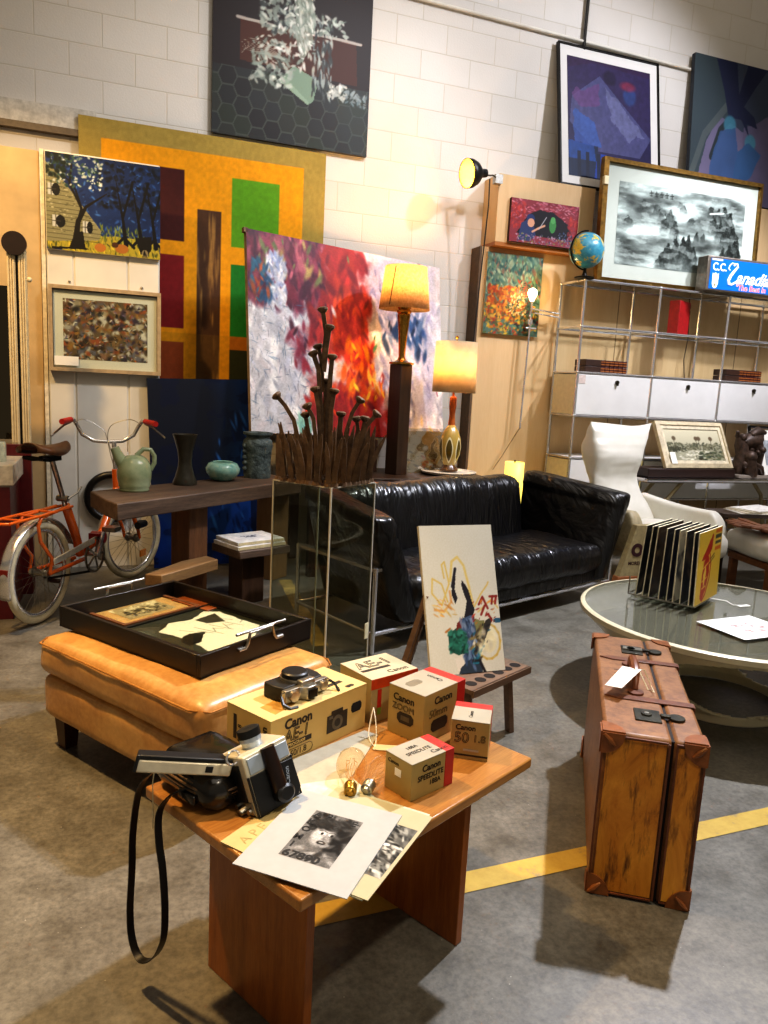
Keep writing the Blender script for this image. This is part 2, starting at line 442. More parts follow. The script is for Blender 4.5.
# ================================================================ back wall of painted block
t = NT('painted_block_wall')
tc = t.node('ShaderNodeTexCoord'); sx = t.node('ShaderNodeSeparateXYZ'); t.link(tc.outputs['Object'], sx.inputs[0])
cx = t.node('ShaderNodeCombineXYZ'); ax = t.node('ShaderNodeMath', operation='ADD'); ax.inputs[1].default_value = 8.01
az = t.node('ShaderNodeMath', operation='ADD'); az.inputs[1].default_value = .09
t.link(sx.outputs['X'], ax.inputs[0]); t.link(sx.outputs['Z'], az.inputs[0]); t.link(ax.outputs[0], cx.inputs['X']); t.link(az.outputs[0], cx.inputs['Y'])
br = t.node('ShaderNodeTexBrick'); br.offset = .5; br.inputs['Scale'].default_value = 1
br.inputs['Brick Width'].default_value = .4; br.inputs['Row Height'].default_value = .2
br.inputs['Mortar Size'].default_value = .005; br.inputs['Mortar Smooth'].default_value = .6
br.inputs['Color1'].default_value = (*lin('#dcd9d4'), 1); br.inputs['Color2'].default_value = (*lin('#d7d3cd'), 1)
br.inputs['Mortar'].default_value = (*lin('#cfc9be'), 1)
t.link(cx.outputs[0], br.inputs['Vector'])
nz = t.noise(tc.outputs['Object'], .8, 4); nz2 = t.noise(tc.outputs['Object'], 90, 3)
t.base(t.mix(.25, br.outputs['Color'], t.ramp(nz, [(.3, '#b9b2a4'), (.7, '#f4f2ee')]), 'MULTIPLY')); t.set(rough=.75)
ad = t.node('ShaderNodeMath', operation='MULTIPLY_ADD'); ad.inputs[1].default_value = -3
t.link(br.outputs['Fac'], ad.inputs[0]); t.link(nz2, ad.inputs[2]); t.bump(ad.outputs[0], .35, .004)
w = MB().box(-4, 5.58, 0, 9.5, 5.8, 6).build('wall_back', t.m, smooth=0); tag(w, kind='structure')
wl = MB().box(-4.2, -3, 0, -4, 5.8, 6).build('wall_left', offwhite, smooth=0); tag(wl, kind='structure')
wr = MB().box(9.5, -3, 0, 9.7, 5.8, 6).build('wall_right', offwhite, smooth=0); tag(wr, kind='structure')
cl = MB().box(-4.2, -3, 6, 9.7, 5.8, 6.1).build('ceiling', plain('ceiling_paint', '#57524c', .9), smooth=0); tag(cl, kind='structure')
# conduit and a drop cable on the wall
p = MB().tube([(1.55, 5.555, 4.04), (4.62, 5.555, 4.0)], .011, 10); tag(p.build('trim_3', offwhite), 'white painted conduit along the block wall', kind='structure')
p = MB().tube([(3.55, 5.55, 3.95), (3.555, 5.55, 4.5), (3.56, 5.55, 6)], .013, 8); tag(p.build('trim_4', black), 'black drop cable on the block wall', kind='structure')
rail = MB().box(-4, 5.53, 2.74, -.05, 5.58, 2.78); tag(rail.build('trim_5', plain('rail_brown', '#6a5b48', .5), smooth=0), 'brown rail on the back wall', kind='structure')
rail = MB().box(-4, 5.55, 2.78, -.05, 5.58, 2.91); tag(rail.build('trim_6', plain('rail_grey', '#c4c0b8', .6), smooth=0), 'grey board above the brown rail', kind='structure')

# ================================================================ partitions
pw = plain('panel_white', '#dedbd2', .55, 0, .05, 3)
pt_ = plain('panel_tan', '#c9ad7e', .6, 0, .08, 5)
o = thing('partition_panel', 'white grooved partition board carrying two pictures behind the orange bicycle', 'panel', (-.01, 5.12, 0))
m = MB()
xs = [-.328, -.174, .138, .328]
for a, b in zip(xs, xs[1:]): m.box(a+.006, 0, 0, b-.006, .03, 2.53)
m.box(-.328, .008, 0, .328, .04, 2.53); m.build('board', pw, o, bevel=.003)
MB().box(-.352, -.004, 0, -.330, .04, 2.53).build('edge_strip', plain('strip_cream', '#eadfc4', .5), o)
m = MB(); 
for x, z in ((-.2, 1.79), (.22, 1.79)): m.ball((x, -.003, z), .008)
m.build('screw', steel, o)
o = MB().box(-1.7, 5.13, 0, -.366, 5.16, 2.52).build('partition_panel', pt_, bevel=.003)
tag(o, 'tan partition board at the far left, lit warm, behind the red cabinet', 'panel')
# long plywood partition standing against the wall behind the shelving
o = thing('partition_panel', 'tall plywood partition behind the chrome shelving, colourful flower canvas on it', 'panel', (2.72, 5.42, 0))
MB().box(-.018, .002, 0, 0, .15, 2.36).build('side_shade', plain('side_shade_brown', '#5c4832', .7), o)  # added dark strip: paints the shade on the partition's plywood side
MB().box(0, 0, 0, 5.2, .15, 2.36).build('board', plyw, o, bevel=.003)
m = MB()
for x in (1.3, 2.6, 3.9): m.box(x-.003, -.002, .02, x+.003, .002, 2.34)
m.build('seam', plain('seam_dark', '#7a6446', .7), o)
o = thing('wall_cabinet', 'shallow plywood box panel above the flower canvas, small red painting hung on it', 'cabinet', (2.78, 5.34, 2.39))
MB().box(0, 0, 0, .86, .24, .49).build('box_front', plyw, o, bevel=.003)
MB().box(-.004, -.004, -.03, .864, .24, .0).build('bottom_edge', wood('lit_edge_orange', '#8a5422', '#a86a2c', 'x', 1), o, bevel=.002)  # plywood lower edge, light on it painted in as orange
o = MB().box(4.6, 5.36, 2.36, 8.2, 5.57, 2.95).build('wall_cabinet', plyw, bevel=.003)
tag(o, 'plywood box panel at the far right behind the misty mountain picture', 'cabinet')
# ================================================================ pictures
rng = np.random.RandomState(3)
def dabsP(art_, n, pal, **kw): return art_.dabs(n, pal, **kw)
# --- dark bouquet painting with hexagon tiles, high on the wall
a = Art(1.11, 1.35, 250, '#2a1d22')
a.mixin('#33232a', a.noise(3, 3, 1)*.6); a.rect(.0, .0, 1, .69, '#271c26', .4)
a.poly([(.165, .44), (.90, .46), (.915, .66), (.165, .64)], '#5d2a20'); a.poly([(.165, .44), (.5, .45), (.5, .65), (.165, .64)], '#6d3322', .6)
a.stroke([(.145, .445), (.40, .452)], .014, '#b9b2ac'); a.stroke([(.66, .45), (.93, .455)], .014, '#b9b2ac')
hexm = (a.v > .675)
W = .093; Hh = .045
row = np.floor((a.v-.675)/(Hh*1.0)).astype(int)
cu = a.u/W; cv = (a.v-.675)/(Hh*2)
def hexdist(x, y):
    # distance field of flat hex lattice
    best = np.full(x.shape, 9.); second = np.full(x.shape, 9.); cid = np.zeros(x.shape)
    for ox in range(-1, 14):
        for oy in range(-1, 9):
            cx_ = ox*1.0; cy_ = oy*1.0+(.5 if ox % 2 else 0)
            d = np.hypot((x-cx_)*.95, (y-cy_))
            m_ = d < best; second = np.where(m_, best, np.minimum(second, d)); cid = np.where(m_, (ox*7+oy*13) % 5, cid); best = np.where(m_, d, best)
    return second-best, cid
hd, cid = hexdist(cu, cv)
pal = [rgb(c) for c in ('#30353a', '#3a413f', '#2b2c33', '#38443c', '#343b41')]
hc = np.zeros_like(a.c)
for k in range(5): hc[cid == k] = pal[k]
a.c = np.where(hexm[..., None], hc, a.c); a.mixin('#65706a', (hexm & (hd < .075))*.75)
a.mixin('#4a5f68', hexm*np.clip((a.u-.6)*1.2, 0, .35))
lf = ['#c3ccc5', '#98a89f', '#dfe4de', '#6e7d78', '#aebab2', '#87978f']
bq = np.exp(-(((a.u-.50)/.16)**2+((a.v-.46)/.17)**2)*1.2)
a.poly([(.40, .70), (.50, .62), (.66, .67), (.63, .77), (.595, .795)], '#7f9a88'); a.poly([(.40, .70), (.44, .68), (.6, .78), (.595, .795)], '#90ab98')
dabsP(a, 420, lf, reg=(.22, .22, .82, .72), size=.010, ar=2.4, ang=1.2, jit=1.5, where=bq)
dabsP(a, 120, lf, reg=(.24, .52, .48, .73), size=.010, ar=2.2, where=None)
dabsP(a, 110, ['#8d9b95', '#b8c3bb', '#59656a'], reg=(.28, .30, .50, .48), size=.010, ar=1.8)
dabsP(a, 90, ['#75858a', '#a9b6b4', '#4d5960'], reg=(.62, .40, .74, .74), size=.007, ar=4, ang=1.45, jit=.3)
dabsP(a, 45, lf, reg=(.62, .36, .84, .45), size=.009, ar=2)
for k in range(8): a.stroke([(.44, .60), (.30-.015*k, .53+.008*k), (.17-.0*k, .535+.011*k)], .006, '#aab6ae', .6, True)
a.poly([(.50, .20), (.58, .20), (.63, .38), (.61, .52), (.55, .60), (.50, .45)], '#8fa096', .8, .03)
dabsP(a, 160, ['#f0f3f0', '#d5dcd6', '#b0bab4'], reg=(.28, .30, .74, .68), size=.007, ar=2.6, where=bq)
dabsP(a, 60, ['#e3e7e2', '#b3beb6'], reg=(.52, .28, .62, .56), size=.007, ar=3, ang=1.3, jit=.4)
dabsP(a, 50, ['#d8dcd8', '#b4bcba'], reg=(.735, .67, .85, .745), size=.008, ar=1.8)
dabsP(a, 40, ['#63777f', '#87959a'], reg=(.84, .69, .98, .76), size=.007)
a.c = np.where((a.c.mean(-1) < .45)[..., None], a.c*.68, a.c*.95)
o = a.mesh('bouquet_painting', thick=.03, edge='#4b463f', loc=(1.235, 5.54, 2.90), rough=.5)
tag(o, 'dark painting of a pale bouquet over hexagon floor tiles, high on the wall', 'painting')

# --- large orange and yellow geometric hanging
a = Art(1.64, 2.0, 260, '#a8924a')
a.mixin('#9c8740', a.noise(4, 4, 2)*.7); a.rect(.083, .058, .904, 1, '#e79e13')
a.rect(.083, .058, .904, 1, '#db8f12', .0)
for q, c in (((.21, .12, .402, .352), '#451d1c'), ((.2, .398, .404, .642), '#7d1d20'), ((.2, .69, .405, 1), '#8f3a22'),
             ((.598, .124, .80, .355), '#5d9a1e'), ((.598, .413, .80, .658), '#1f7a2a'), ((.598, .705, .80, 1), '#122016')): a.rect(*q, c)
a.rect(.598, .658, .80, .705, '#b86a12'); a.rect(.453, .241, .553, 1, '#4d3525')
st = a.noise(60, 6, 8, 3); a.mixin('#a98348', ((a.u > .453) & (a.u < .553) & (a.v > .241))*np.clip((st-.58)*5, 0, .75))
a.mixin('#8a6a18', (a.v > .66)*.22); a.grain(.07, 90, 90)  # shade over the lower part painted into the hanging, then weave grain
o = a.mesh('geometric_hanging', thick=.02, edge='#8d7a35', loc=(.662, 5.52, .87), rough=.8)
tag(o, 'very large yellow and orange hanging with green, maroon and brown rectangles', 'painting')

# --- night scene with house and trees
a = Art(.648, .547, 210, '#1f3d78')
a.mixin('#0e1a38', a.noise(5, 5, 3)*.9); dabsP(a, 260, ['#2c559c', '#1c3974', '#3d69ad', '#14264f'], reg=(.15, .05, 1, .85), size=.012, ar=2.5)
dabsP(a, 200, ['#0d1626', '#152138', '#0a0f18', '#1d2e55'], reg=(.45, 0, 1, .5), size=.02, ar=1.6)
a.poly([(0, .78), (.35, .80), (1, .82), (1, 1), (0, 1)], '#a99a33', 1, .04)
dabsP(a, 260, ['#8a8430', '#c3ac35', '#5f6428', '#d6bb3e', '#3f4a22'], reg=(0, .82, 1, 1), size=.009, ar=3, ang=1.3, jit=.6)
dabsP(a, 120, ['#6f7d34', '#8a9440', '#495a2a'], reg=(.42, .70, .85, .86), size=.007, ar=4, ang=1.5, jit=.3)
a.poly([(0, .10), (.09, .19), (.47, .76), (.45, .86), (0, .92)], '#8b8763')
for k in range(16):
    v0 = .2+k*.045
    a.stroke([(0, v0), (min(.46, max(0, (v0-.1)*.68)), v0+.01)], .006, '#3b3a2c', .8)
dabsP(a, 150, ['#6d6a4c', '#b5b08c', '#55543d'], reg=(0, .3, .4, .85), size=.008, ar=2, ang=0, jit=.2, where=a.inpoly([(0, .10), (.09, .19), (.47, .76), (.45, .86), (0, .92)])*1.)
for (u, v, sx_) in ((.085, .375, .035), (.12, .70, .04), (.37, .735, .026)):
    a.rect(u-.07 if u < .2 else u-.06, v-.06, u, v+.06, '#c9cbc4', .9); a.ell(u, v, sx_, .065, '#141618')
    a.stroke([(u-.07, v), (u, v)], .008, '#3c3a33'); a.stroke([(u-.04, v-.06), (u-.04, v+.06)], .008, '#3c3a33')
tk = '#15120f'
a.stroke([(.25, .92), (.27, .70), (.30, .55), (.25, .35), (.12, .17)], .05, tk, 1, True); a.stroke([(.24, .94), (.27, .68), (.34, .52), (.52, .36)], .07, tk, 1, True)
a.stroke([(.30, .55), (.20, .30), (.22, .1)], .02, tk); a.poly([(.19, .96), (.24, .80), (.31, .78), (.33, .95), (.37, .97), (.2, .98), (.04, 1), (.04, .97)], tk)
for u in (.66, .80, .93): a.stroke([(u+.03, .88), (u, .6), (u-.06, .2)], .05, '#0d0e12', 1, True); a.stroke([(u, .6), (u+.09, .2)], .025, '#0d0e12'); a.stroke([(u-.05, .88), (u+.01, .80), (u+.10, .9)], .03, '#0d0e12')
dabsP(a, 170, ['#c8d2c8', '#8ea296', '#3d5a4d', '#1d3a30', '#e2e8e0'], reg=(.02, 0, .48, .34), size=.013, ar=1.5)
dabsP(a, 60, ['#10261f', '#0a1815'], reg=(0, 0, .2, .25), size=.02, ar=1.5)
a.ell(.46, .935, .05, .045, '#b0712e'); a.ell(.65, .925, .06, .05, '#a56a2c'); a.ell(.59, .89, .03, .03, '#4a2d18')
a.poly([(.77, .79), (.92, .76), (.92, .90), (.88, .98), (.82, .96)], '#15130f'); a.ell(.86, .955, .03, .045, '#c9b88a', .6)
for k in range(5): a.stroke([(.855, .92), (.835+.012*k, 1)], .006, '#15130f')
o = a.mesh('night_painting', thick=.03, edge='#d9d3c4', loc=(-.005, 5.088, 1.967), rough=.5)
tag(o, 'unframed night painting of a stone house and bare trees, upper picture on the white partition', 'painting')

# --- framed abstract in browns
o = thing('framed_picture', 'framed brown abstract under glass with a white card, lower picture on the white partition', 'picture', (-.003, 5.078, 1.252))
frame_mb(.65, .51, .022, -.02, .04).build('frame', plain('frame_taupe', '#b09a78', .5), o, smooth=0)
MB().box(-.30, .004, .02, .30, .008, .48).build('mat_board', plain('mat_ivory', '#e9e4d6', .8, 0, .02, 5), o, smooth=0)
a = Art(.49, .36, 190, '#6d5a40', seed=5)
dabsP(a, 520, ['#3a2a1c', '#7c5f3c', '#b9ab8e', '#4a3a4d', '#8f6a52', '#d8d2c4', '#2a2320', '#a37638', '#6b6a78', '#a0522d'], size=.045, ar=1.6)
dabsP(a, 300, ['#e2ddd0', '#2b221c', '#9a7b4d', '#7d6a86', '#5e4a2e', '#c0692c', '#3d4a44'], size=.012, ar=3)
a.mesh('print', o, loc=(0, .003, .075), rough=.5)
MB().box(-.298, -.006, .02, .298, -.004, .48).build('glazing', glass_clear, o, smooth=0)
MB().box(-.297, -.009, .035, -.16, -.0065, .09).build('price_card', paper, o, smooth=0)

# --- deep blue canvas standing on the floor
a = Art(.69, 1.235, 200, '#10285a')
a.mixin('#161c2c', np.clip(1.5-((a.u-.25)/.62)**2-((a.v-.28)/.40)**2, 0, 1)*.97)
a.mixin('#1a4da0', np.clip((a.u-.55)*2, 0, 1)*np.clip(1.2-abs(a.v-.55)*1.6, 0, 1)*(.4+.6*a.noise(6, 9, 4)))
a.mixin('#1448b0', np.clip((a.v-.50)*2, 0, .85)*(.4+.6*a.noise(5, 7, 9))); a.mixin('#0c1638', (a.noise(4, 10, 12) > .58)*.5)
a.rect(.93, 0, 1, 1, '#0a1024', .7); dabsP(a, 60, ['#2a63bb', '#0b2050'], reg=(.55, .2, 1, 1), size=.008, ar=6, ang=1.4, jit=.3)
o = a.mesh('blue_canvas', thick=.03, edge='#15203c', loc=(.625, 5.025, .012), rot=(-1.8, -2.0, 0), rough=.45)
tag(o, 'large deep blue abstract canvas standing on the floor behind the rustic bench', 'painting')

# --- big red and white expressionist canvas
a = Art(1.588, 1.295, 300, '#c9c9d0', seed=11)
def reg(u0, v0, u1, v1, soft=.06, s=1):
    n = (a.noise(7, 7, s)-.5)*.22; n2 = (a.noise(7, 7, s+40)-.5)*.22
    return np.clip(np.minimum.reduce([a.u+n-u0, u1-a.u-n, a.v+n2-v0, v1-a.v-n2])/soft, 0, 1)
wl_ = ['#e4e4ea', '#cfd0da', '#f2f2f4', '#b9bccb', '#d8d2d8']; rd = ['#a3282a', '#8a2029', '#c23b2c', '#b5322f', '#6f1c2a']; mr = ['#6d2438', '#812c42', '#54203a', '#93485a', '#3f1c30']
org = ['#e65a17', '#f0781a', '#d94a1c', '#f59a1e']; yl = ['#f6b21c', '#f9c93a', '#ee8e18']; bl = ['#2d4f86', '#42699c', '#24406c', '#6f8ab4', '#1d3050']; lv = ['#b7b6d0', '#9c9ac0', '#d5d3e2', '#8490b4', '#e8e6ee']
V1 = dict(ang=1.5, jit=.7, ar=3)
dabsP(a, 700, wl_, size=.02, **V1)

for c_, q_ in (('#74283c', (-.1, -.1, .30, .30, 1)), ('#a52c2a', (.30, -.1, .60, .62, 5)), ('#b9b8cf', (.60, -.1, 1.0, .95, 21)), ('#9c2a2a', (.27, .66, .74, 1.1, 13)), ('#dd5a1c', (.43, .44, .62, .80, 15)), ('#f0a824', (.51, .62, .64, .84, 17)), ('#35568c', (.64, .28, .92, .48, 23)), ('#cfcfdc', (.64, .50, .93, .84, 27)), ('#7a2a40', (.16, .46, .28, .68, 3))):
    a.mixin(c_, reg(*q_[:4], .07, q_[4]))
dabsP(a, 420, mr, reg=(0, 0, .36, .34), size=.02, **V1)
dabsP(a, 60, ['#8f3a52', '#6b7a4a', '#b8a060', '#c76a78'], reg=(.05, .0, .36, .2), size=.015, **V1)
dabsP(a, 170, ['#f0f0f4', '#c5cadb', '#93a0c4'], reg=(.09, .10, .17, .36), size=.01, **V1)
dabsP(a, 40, ['#2d6a88', '#1f4a70', '#b5552c'], reg=(.02, .15, .1, .34), size=.012, **V1)
dabsP(a, 150, ['#6c7a95', '#7a86a4', '#7b7484', '#5c7a9a'], reg=(0, .34, .32, 1), size=.003, ar=8, ang=1.4, jit=.6, a=.6)
dabsP(a, 70, ['#5c6a85', '#5c7a9a'], reg=(0, .34, .32, 1), size=.003, ar=7, ang=.2, jit=.5, a=.6)
dabsP(a, 900, mr+['#9a3040'], size=.016, where=reg(.15, .45, .29, .70, s=3), **V1)
dabsP(a, 1500, rd, size=.02, where=reg(.30, .02, .60, .60, s=5), **V1)
dabsP(a, 700, ['#c8402a', '#d94e26', '#b5322f'], size=.016, where=reg(.33, .25, .56, .62, s=7), **V1)
dabsP(a, 90, ['#eceaf0', '#8d6a9a', '#3c4a8a', '#d9a0b0'], size=.011, where=reg(.38, .27, .53, .40, s=8), **V1)
dabsP(a, 110, ['#c9b8a0', '#e0c8c0', '#7a8a5a'], size=.010, where=reg(.36, .05, .5, .2, s=9), **V1)
dabsP(a, 900, rd+['#8f2a2a', '#c6401f'], size=.018, where=reg(.26, .66, .76, 1.0, s=13), **V1)
dabsP(a, 500, org, size=.016, where=reg(.43, .42, .64, .80, s=15), **V1)
dabsP(a, 330, yl, size=.013, where=reg(.50, .60, .66, .86, s=17), **V1)
dabsP(a, 170, yl+org, size=.012, where=reg(.24, .72, .34, .99, s=18), **V1)
dabsP(a, 120, ['#5a6a34', '#8a7a3c', '#a88a2c', '#46562e'], size=.011, where=reg(.57, .05, .64, .42, s=19), **V1)
dabsP(a, 700, lv, size=.016, where=reg(.62, .05, .95, .92, s=21), **V1)
dabsP(a, 1000, bl, size=.018, where=reg(.64, .28, .93, .52, s=23), **V1)
dabsP(a, 150, bl+['#2a7a8c'], size=.012, where=reg(.72, .0, .95, .22, s=25), **V1)
dabsP(a, 300, lv+['#f2f0f4'], size=.014, where=reg(.64, .50, .93, .86, s=27), **V1)
dabsP(a, 90, ['#2f6a4a', '#1f4a48', '#4a8a6a'], size=.009, where=reg(.61, .32, .66, .75, s=29), **V1)
dabsP(a, 160, ['#a86a92', '#c47a94', '#8a5a8c', '#6a4a7c'], size=.012, where=reg(.93, .05, 1.05, .75, s=31), **V1)
dabsP(a, 150, ['#c22c30', '#e04a3c', '#d8b24a', '#e8d0a0'], size=.012, where=reg(.78, .86, 1.0, 1.05, s=33), **V1)
dabsP(a, 40, ['#7ab0a8', '#8ac0b0'], reg=(.22, .92, .27, .99), size=.012, **V1)
a.grain(.10, 140, 140)
o = thing('abstract_canvas', 'big red, orange and white abstract canvas leaning behind the tall lamp', 'painting', (1.625, 5.0, .905), rot=(R(-9.3), R(1.5), R(15.2)))
a.mesh('canvas', o, rough=.45)
m = MB().box(-.794, .001, 0, .794, .035, 1.295); m.build('stretcher', plain('stretcher_wood', '#a08a6c', .7), o, smooth=0)
m = MB(); m.cyl((-.794, .02, 1.29), (-.80, .02, 1.30), .014); m.box(-.81, .0, 1.27, -.78, .03, 1.30); m.build('corner_wedge', plain('wedge_brown', '#7a5c40', .6), o)

# --- small flower canvas on the plywood
a = Art(.49, .61, 170, '#5f7f72', seed=21)
dabsP(a, 500, ['#4f7a74', '#86a894', '#2f5a5c', '#a8b89a', '#6d8f6c', '#8a6a5a'], reg=(0, 0, 1, .55), size=.02, ar=2.2, ang=1.4, jit=.8)
dabsP(a, 420, ['#d97a24', '#c4521f', '#e8a23a', '#8a5a2c', '#a83c22'], reg=(.05, .40, .75, .80), size=.02, ar=2)
dabsP(a, 300, ['#b8422a', '#e0b23a', '#d88a2c', '#5a6a34', '#c9a04a', '#3f5a4c'], reg=(0, .62, 1, 1), size=.018, ar=2)
dabsP(a, 160, ['#3d6a62', '#5a8a70', '#283f3c', '#a8452f'], reg=(.55, .3, 1, 1), size=.014, ar=2.5)
dabsP(a, 90, ['#f0d9a0', '#f6e3b8', '#e8c060'], reg=(.45, .48, .75, .75), size=.01, ar=2)
a.c *= .82
o = a.mesh('flower_canvas', thick=.025, edge='#c8b48c', loc=(3.0, 5.39, 1.71), rough=.45)
tag(o, 'small unframed canvas of orange and green brushwork on the plywood, below the red painting', 'painting')

# --- small red painting
a = Art(.60, .315, 170, '#8a3440', seed=22)
dabsP(a, 240, ['#a83a48', '#c0566a', '#7a2a3a', '#b86a80', '#d08898'], reg=(0, 0, 1, .45), size=.02, ar=3, ang=0, jit=.6)
a.poly([(.10, .80), (.25, .35), (.40, .20), (.62, .22), (.85, .45), (.97, .85)], '#14131c', .97, .04)
dabsP(a, 80, ['#b83a34', '#93282c'], reg=(0, .1, .2, .7), size=.03, ar=2); dabsP(a, 60, ['#b83a34', '#93282c'], reg=(.86, .3, 1, .8), size=.03, ar=2)
a.poly([(.12, .95), (.16, .55), (.25, .45), (.34, .55), (.38, .80), (.30, .95)], '#2d3c6a'); a.ell(.29, .42, .06, .10, '#23366a'); a.ell(.30, .52, .05, .10, '#d9a488')
a.stroke([(.33, .72), (.42, .62), (.5, .55)], .05, '#d9a488'); a.stroke([(.42, .65), (.52, .35)], .02, '#b8b8c0')
a.ell(.62, .52, .05, .18, '#3f8a4a'); a.ell(.62, .40, .035, .08, '#58a860')
dabsP(a, 190, ['#9a7a9a', '#7a8a4a', '#b89ab0', '#4a4a6a', '#8a5a6a'], reg=(.1, .78, 1, 1), size=.016, ar=2)
dabsP(a, 60, ['#4a6a9a', '#8a9ab8', '#2a3a5a'], reg=(.72, .65, .92, .9), size=.012, ar=2)
a.c *= .9
o = a.mesh('red_painting', thick=.03, edge='#3a1c22', loc=(3.18, 5.305, 2.40), rough=.5)
tag(o, 'small red painting with a seated figure in blue, on the upper plywood box', 'painting')

# --- blue abstract in a white and black frame, leaning high up
o = thing('framed_picture', 'tall blue and purple abstract, white mat, thin black frame, leaning on the wall', 'picture', (3.80, 5.365, 2.885), rot=(R(-9.5), R(-.6), R(.9)))
frame_mb(.965, 1.10, .012, -.015, .02).build('frame', blackmetal, o, smooth=0)
MB().box(-.475, .0, .008, .475, .006, 1.092).build('mat_board', plain('mat_white', '#dcdad6', .8, 0, .02, 5), o, smooth=0)
a = Art(.80, .93, 200, '#2a2350', seed=23)
a.mixin('#4a2a4c', np.clip(1-a.v*1.6, 0, 1)*.7); a.poly([(0, .1), (.3, .02), (1, .05), (1, .6), (.75, .75), (0, .5)], '#3b2f5c', .8)
a.poly([(.38, .12), (1.0, .58), (.86, .76), (.32, .76), (.02, .55), (.05, .33)], '#5a5a86', .95); a.poly([(.45, .2), (.92, .56), (.72, .62), (.5, .45)], '#8a8cae', .6, .1)
a.poly([(.05, .45), (.3, .5), (.4, .74), (.1, .7)], '#3f6ab8', .75, .1); a.poly([(.05, .3), (.35, .16), (.4, .35), (.1, .42)], '#7a4a80', .7, .1)
a.rect(.0, .72, .35, 1, '#16294a'); a.poly([(.34, .78), (1, .80), (1, 1), (.3, 1)], '#1a4ab0', .95); a.poly([(0, .7), (.3, .72), (.32, .85), (0, .85)], '#1f56a8', .8)
for u in (.10, .20, .33, .45): a.rect(u, .78, u+.045, 1, '#0d1630', .9)
a.ell(.74, .24, .08, .08, '#35508a', .8, .4); a.ell(.72, .16, .09, .04, '#a8304a', .7, .6); a.ell(.5, .12, .08, .06, '#251a3a', .8, .4)
a.c *= np.array([.78, .80, .86]); a.grain(.12, 30, 30)
a.mesh('print', o, loc=(0, -.002, .08), rough=.5)

# --- dark figure painting top right
a = Art(1.3, 1.14, 230, '#3c4558', seed=24); a.u = a.u/.78
a.mixin('#4a5263', a.noise(4, 4, 1)*.6); a.poly([(0, 0), (.3, 0), (.42, .35), (.2, .55), (.05, .95), (0, 1)], '#3d4a4e')
a.poly([(.30, .40), (.16, .6), (.06, 1), (.5, 1), (.6, .5)], '#7d7392', .9, .03); a.poly([(.55, .45), (1, .25), (1, 1), (.55, 1)], '#6f6684', .9, .03)
a.stroke([(.02, .85), (.14, .55), (.36, .32)], .06, '#56605f'); a.stroke([(.22, .70), (.3, .5), (.45, .36)], .05, '#2e3638')
dk = '#252a46'
a.poly([(.22, 0), (.44, 0), (.46, .12), (.48, .22), (.56, .0), (.78, .0), (.66, .14), (.54, .30), (.66, .36), (.70, .44), (.58, .42), (.62, .52), (.52, .40), (.38, .40), (.32, .22)], dk)
a.ell(.40, .45, .065, .065, '#4a90a8', .9, .3); a.ell(.63, .55, .06, .06, '#4d8fa6', .9, .3)
a.poly([(.30, .50), (.46, .46), (.50, .62), (.46, 1), (.2, 1), (.2, .78)], '#3f5f90', .9, .03); a.poly([(.50, .62), (.62, .55), (.76, .62), (.66, .80), (.44, 1)], '#3a6292', .9, .03)
a.mixin('#2f3548', a.noise(6, 6, 9)*.3)
a.u = a.u*.78
o = a.mesh('figure_painting', thick=.04, edge='#2d3440', loc=(5.25, 5.42, 2.98), rot=(-4.5, 0, 0), rough=.55)
tag(o, 'large dark blue painting of abstract figures, cut off at the upper right', 'painting')

# --- misty mountains in a gilt frame, standing on the shelving
o = thing('framed_picture', 'large misty mountain ink picture in a gilt frame standing on the shelving', 'picture', (4.37, 5.15, 2.152), rot=(R(-2.0), R(-.3), 0))
frame_mb(1.58, .925, .035, -.03, .03, .012).build('frame', plain('old_gilt', '#8a6a34', .32, .75, .2), o, smooth=0)
MB().box(-.765, .0, .025, .765, .008, .90).build('mat_board', plain('mat_white', '#dcdad6', .8, 0, .02, 5), o, smooth=0)
a = Art(1.26, .62, 280, '#aab0b0', seed=25)
f = a.noise(5, 8, 31, 4, .5); f2 = a.noise(9, 16, 33, 3, .5)
a.c[:] = (np.clip(.60+1.2*(f-.45)+.45*(f2-.5)+.04*(1-a.v), .28, .96))[..., None]*np.array([.97, 1.0, 1.0])
mist = a.c.copy()
for (u, v, w_, h_) in ((.72, .10, .022, .16), (.78, .12, .03, .22), (.83, .10, .035, .26), (.88, .16, .03, .26), (.75, .24, .04, .24), (.81, .30, .04, .3), (.86, .34, .05, .34), (.91, .30, .04, .36), (.95, .42, .04, .5), (.90, .55, .05, .42), (.97, .62, .05, .4), (.84, .62, .05, .36),
                       (.08, .36, .035, .16), (.19, .16, .03, .12), (.29, .22, .028, .12), (.33, .27, .02, .10), (.40, .24, .035, .22), (.36, .34, .035, .2), (.44, .36, .035, .26), (.50, .16, .03, .12), (.57, .30, .03, .12), (.47, .14, .02, .08),
                       (.40, .66, .06, .34), (.46, .58, .035, .30), (.52, .52, .04, .46), (.56, .50, .035, .50), (.60, .62, .04, .38), (.62, .46, .02, .16), (.67, .47, .018, .12), (.36, .78, .05, .24)):
    n_ = (a.noise(46, 30, int(u*999+v*77), 3)-.5)
    top = v+np.abs(a.u-u)**1.25/w_**1.25*h_*.55+n_*.16
    m_ = np.clip((a.v-top)/.018, 0, 1)*np.clip(1.25-(a.v-v)/h_, 0, 1)*np.clip(2.2-1.5*np.abs(a.u-u)/w_, 0, 1)
    tx = .06+.42*a.noise(70, 26, int(v*999), 3)**1.5
    a.c = a.c*(1-m_[..., None]*.96)+(tx*m_*.96)[..., None]*np.array([.95, 1, 1.0])
a.mixin('#e6eaea', (a.noise(9, 16, 77, 5) > .60)*.35)
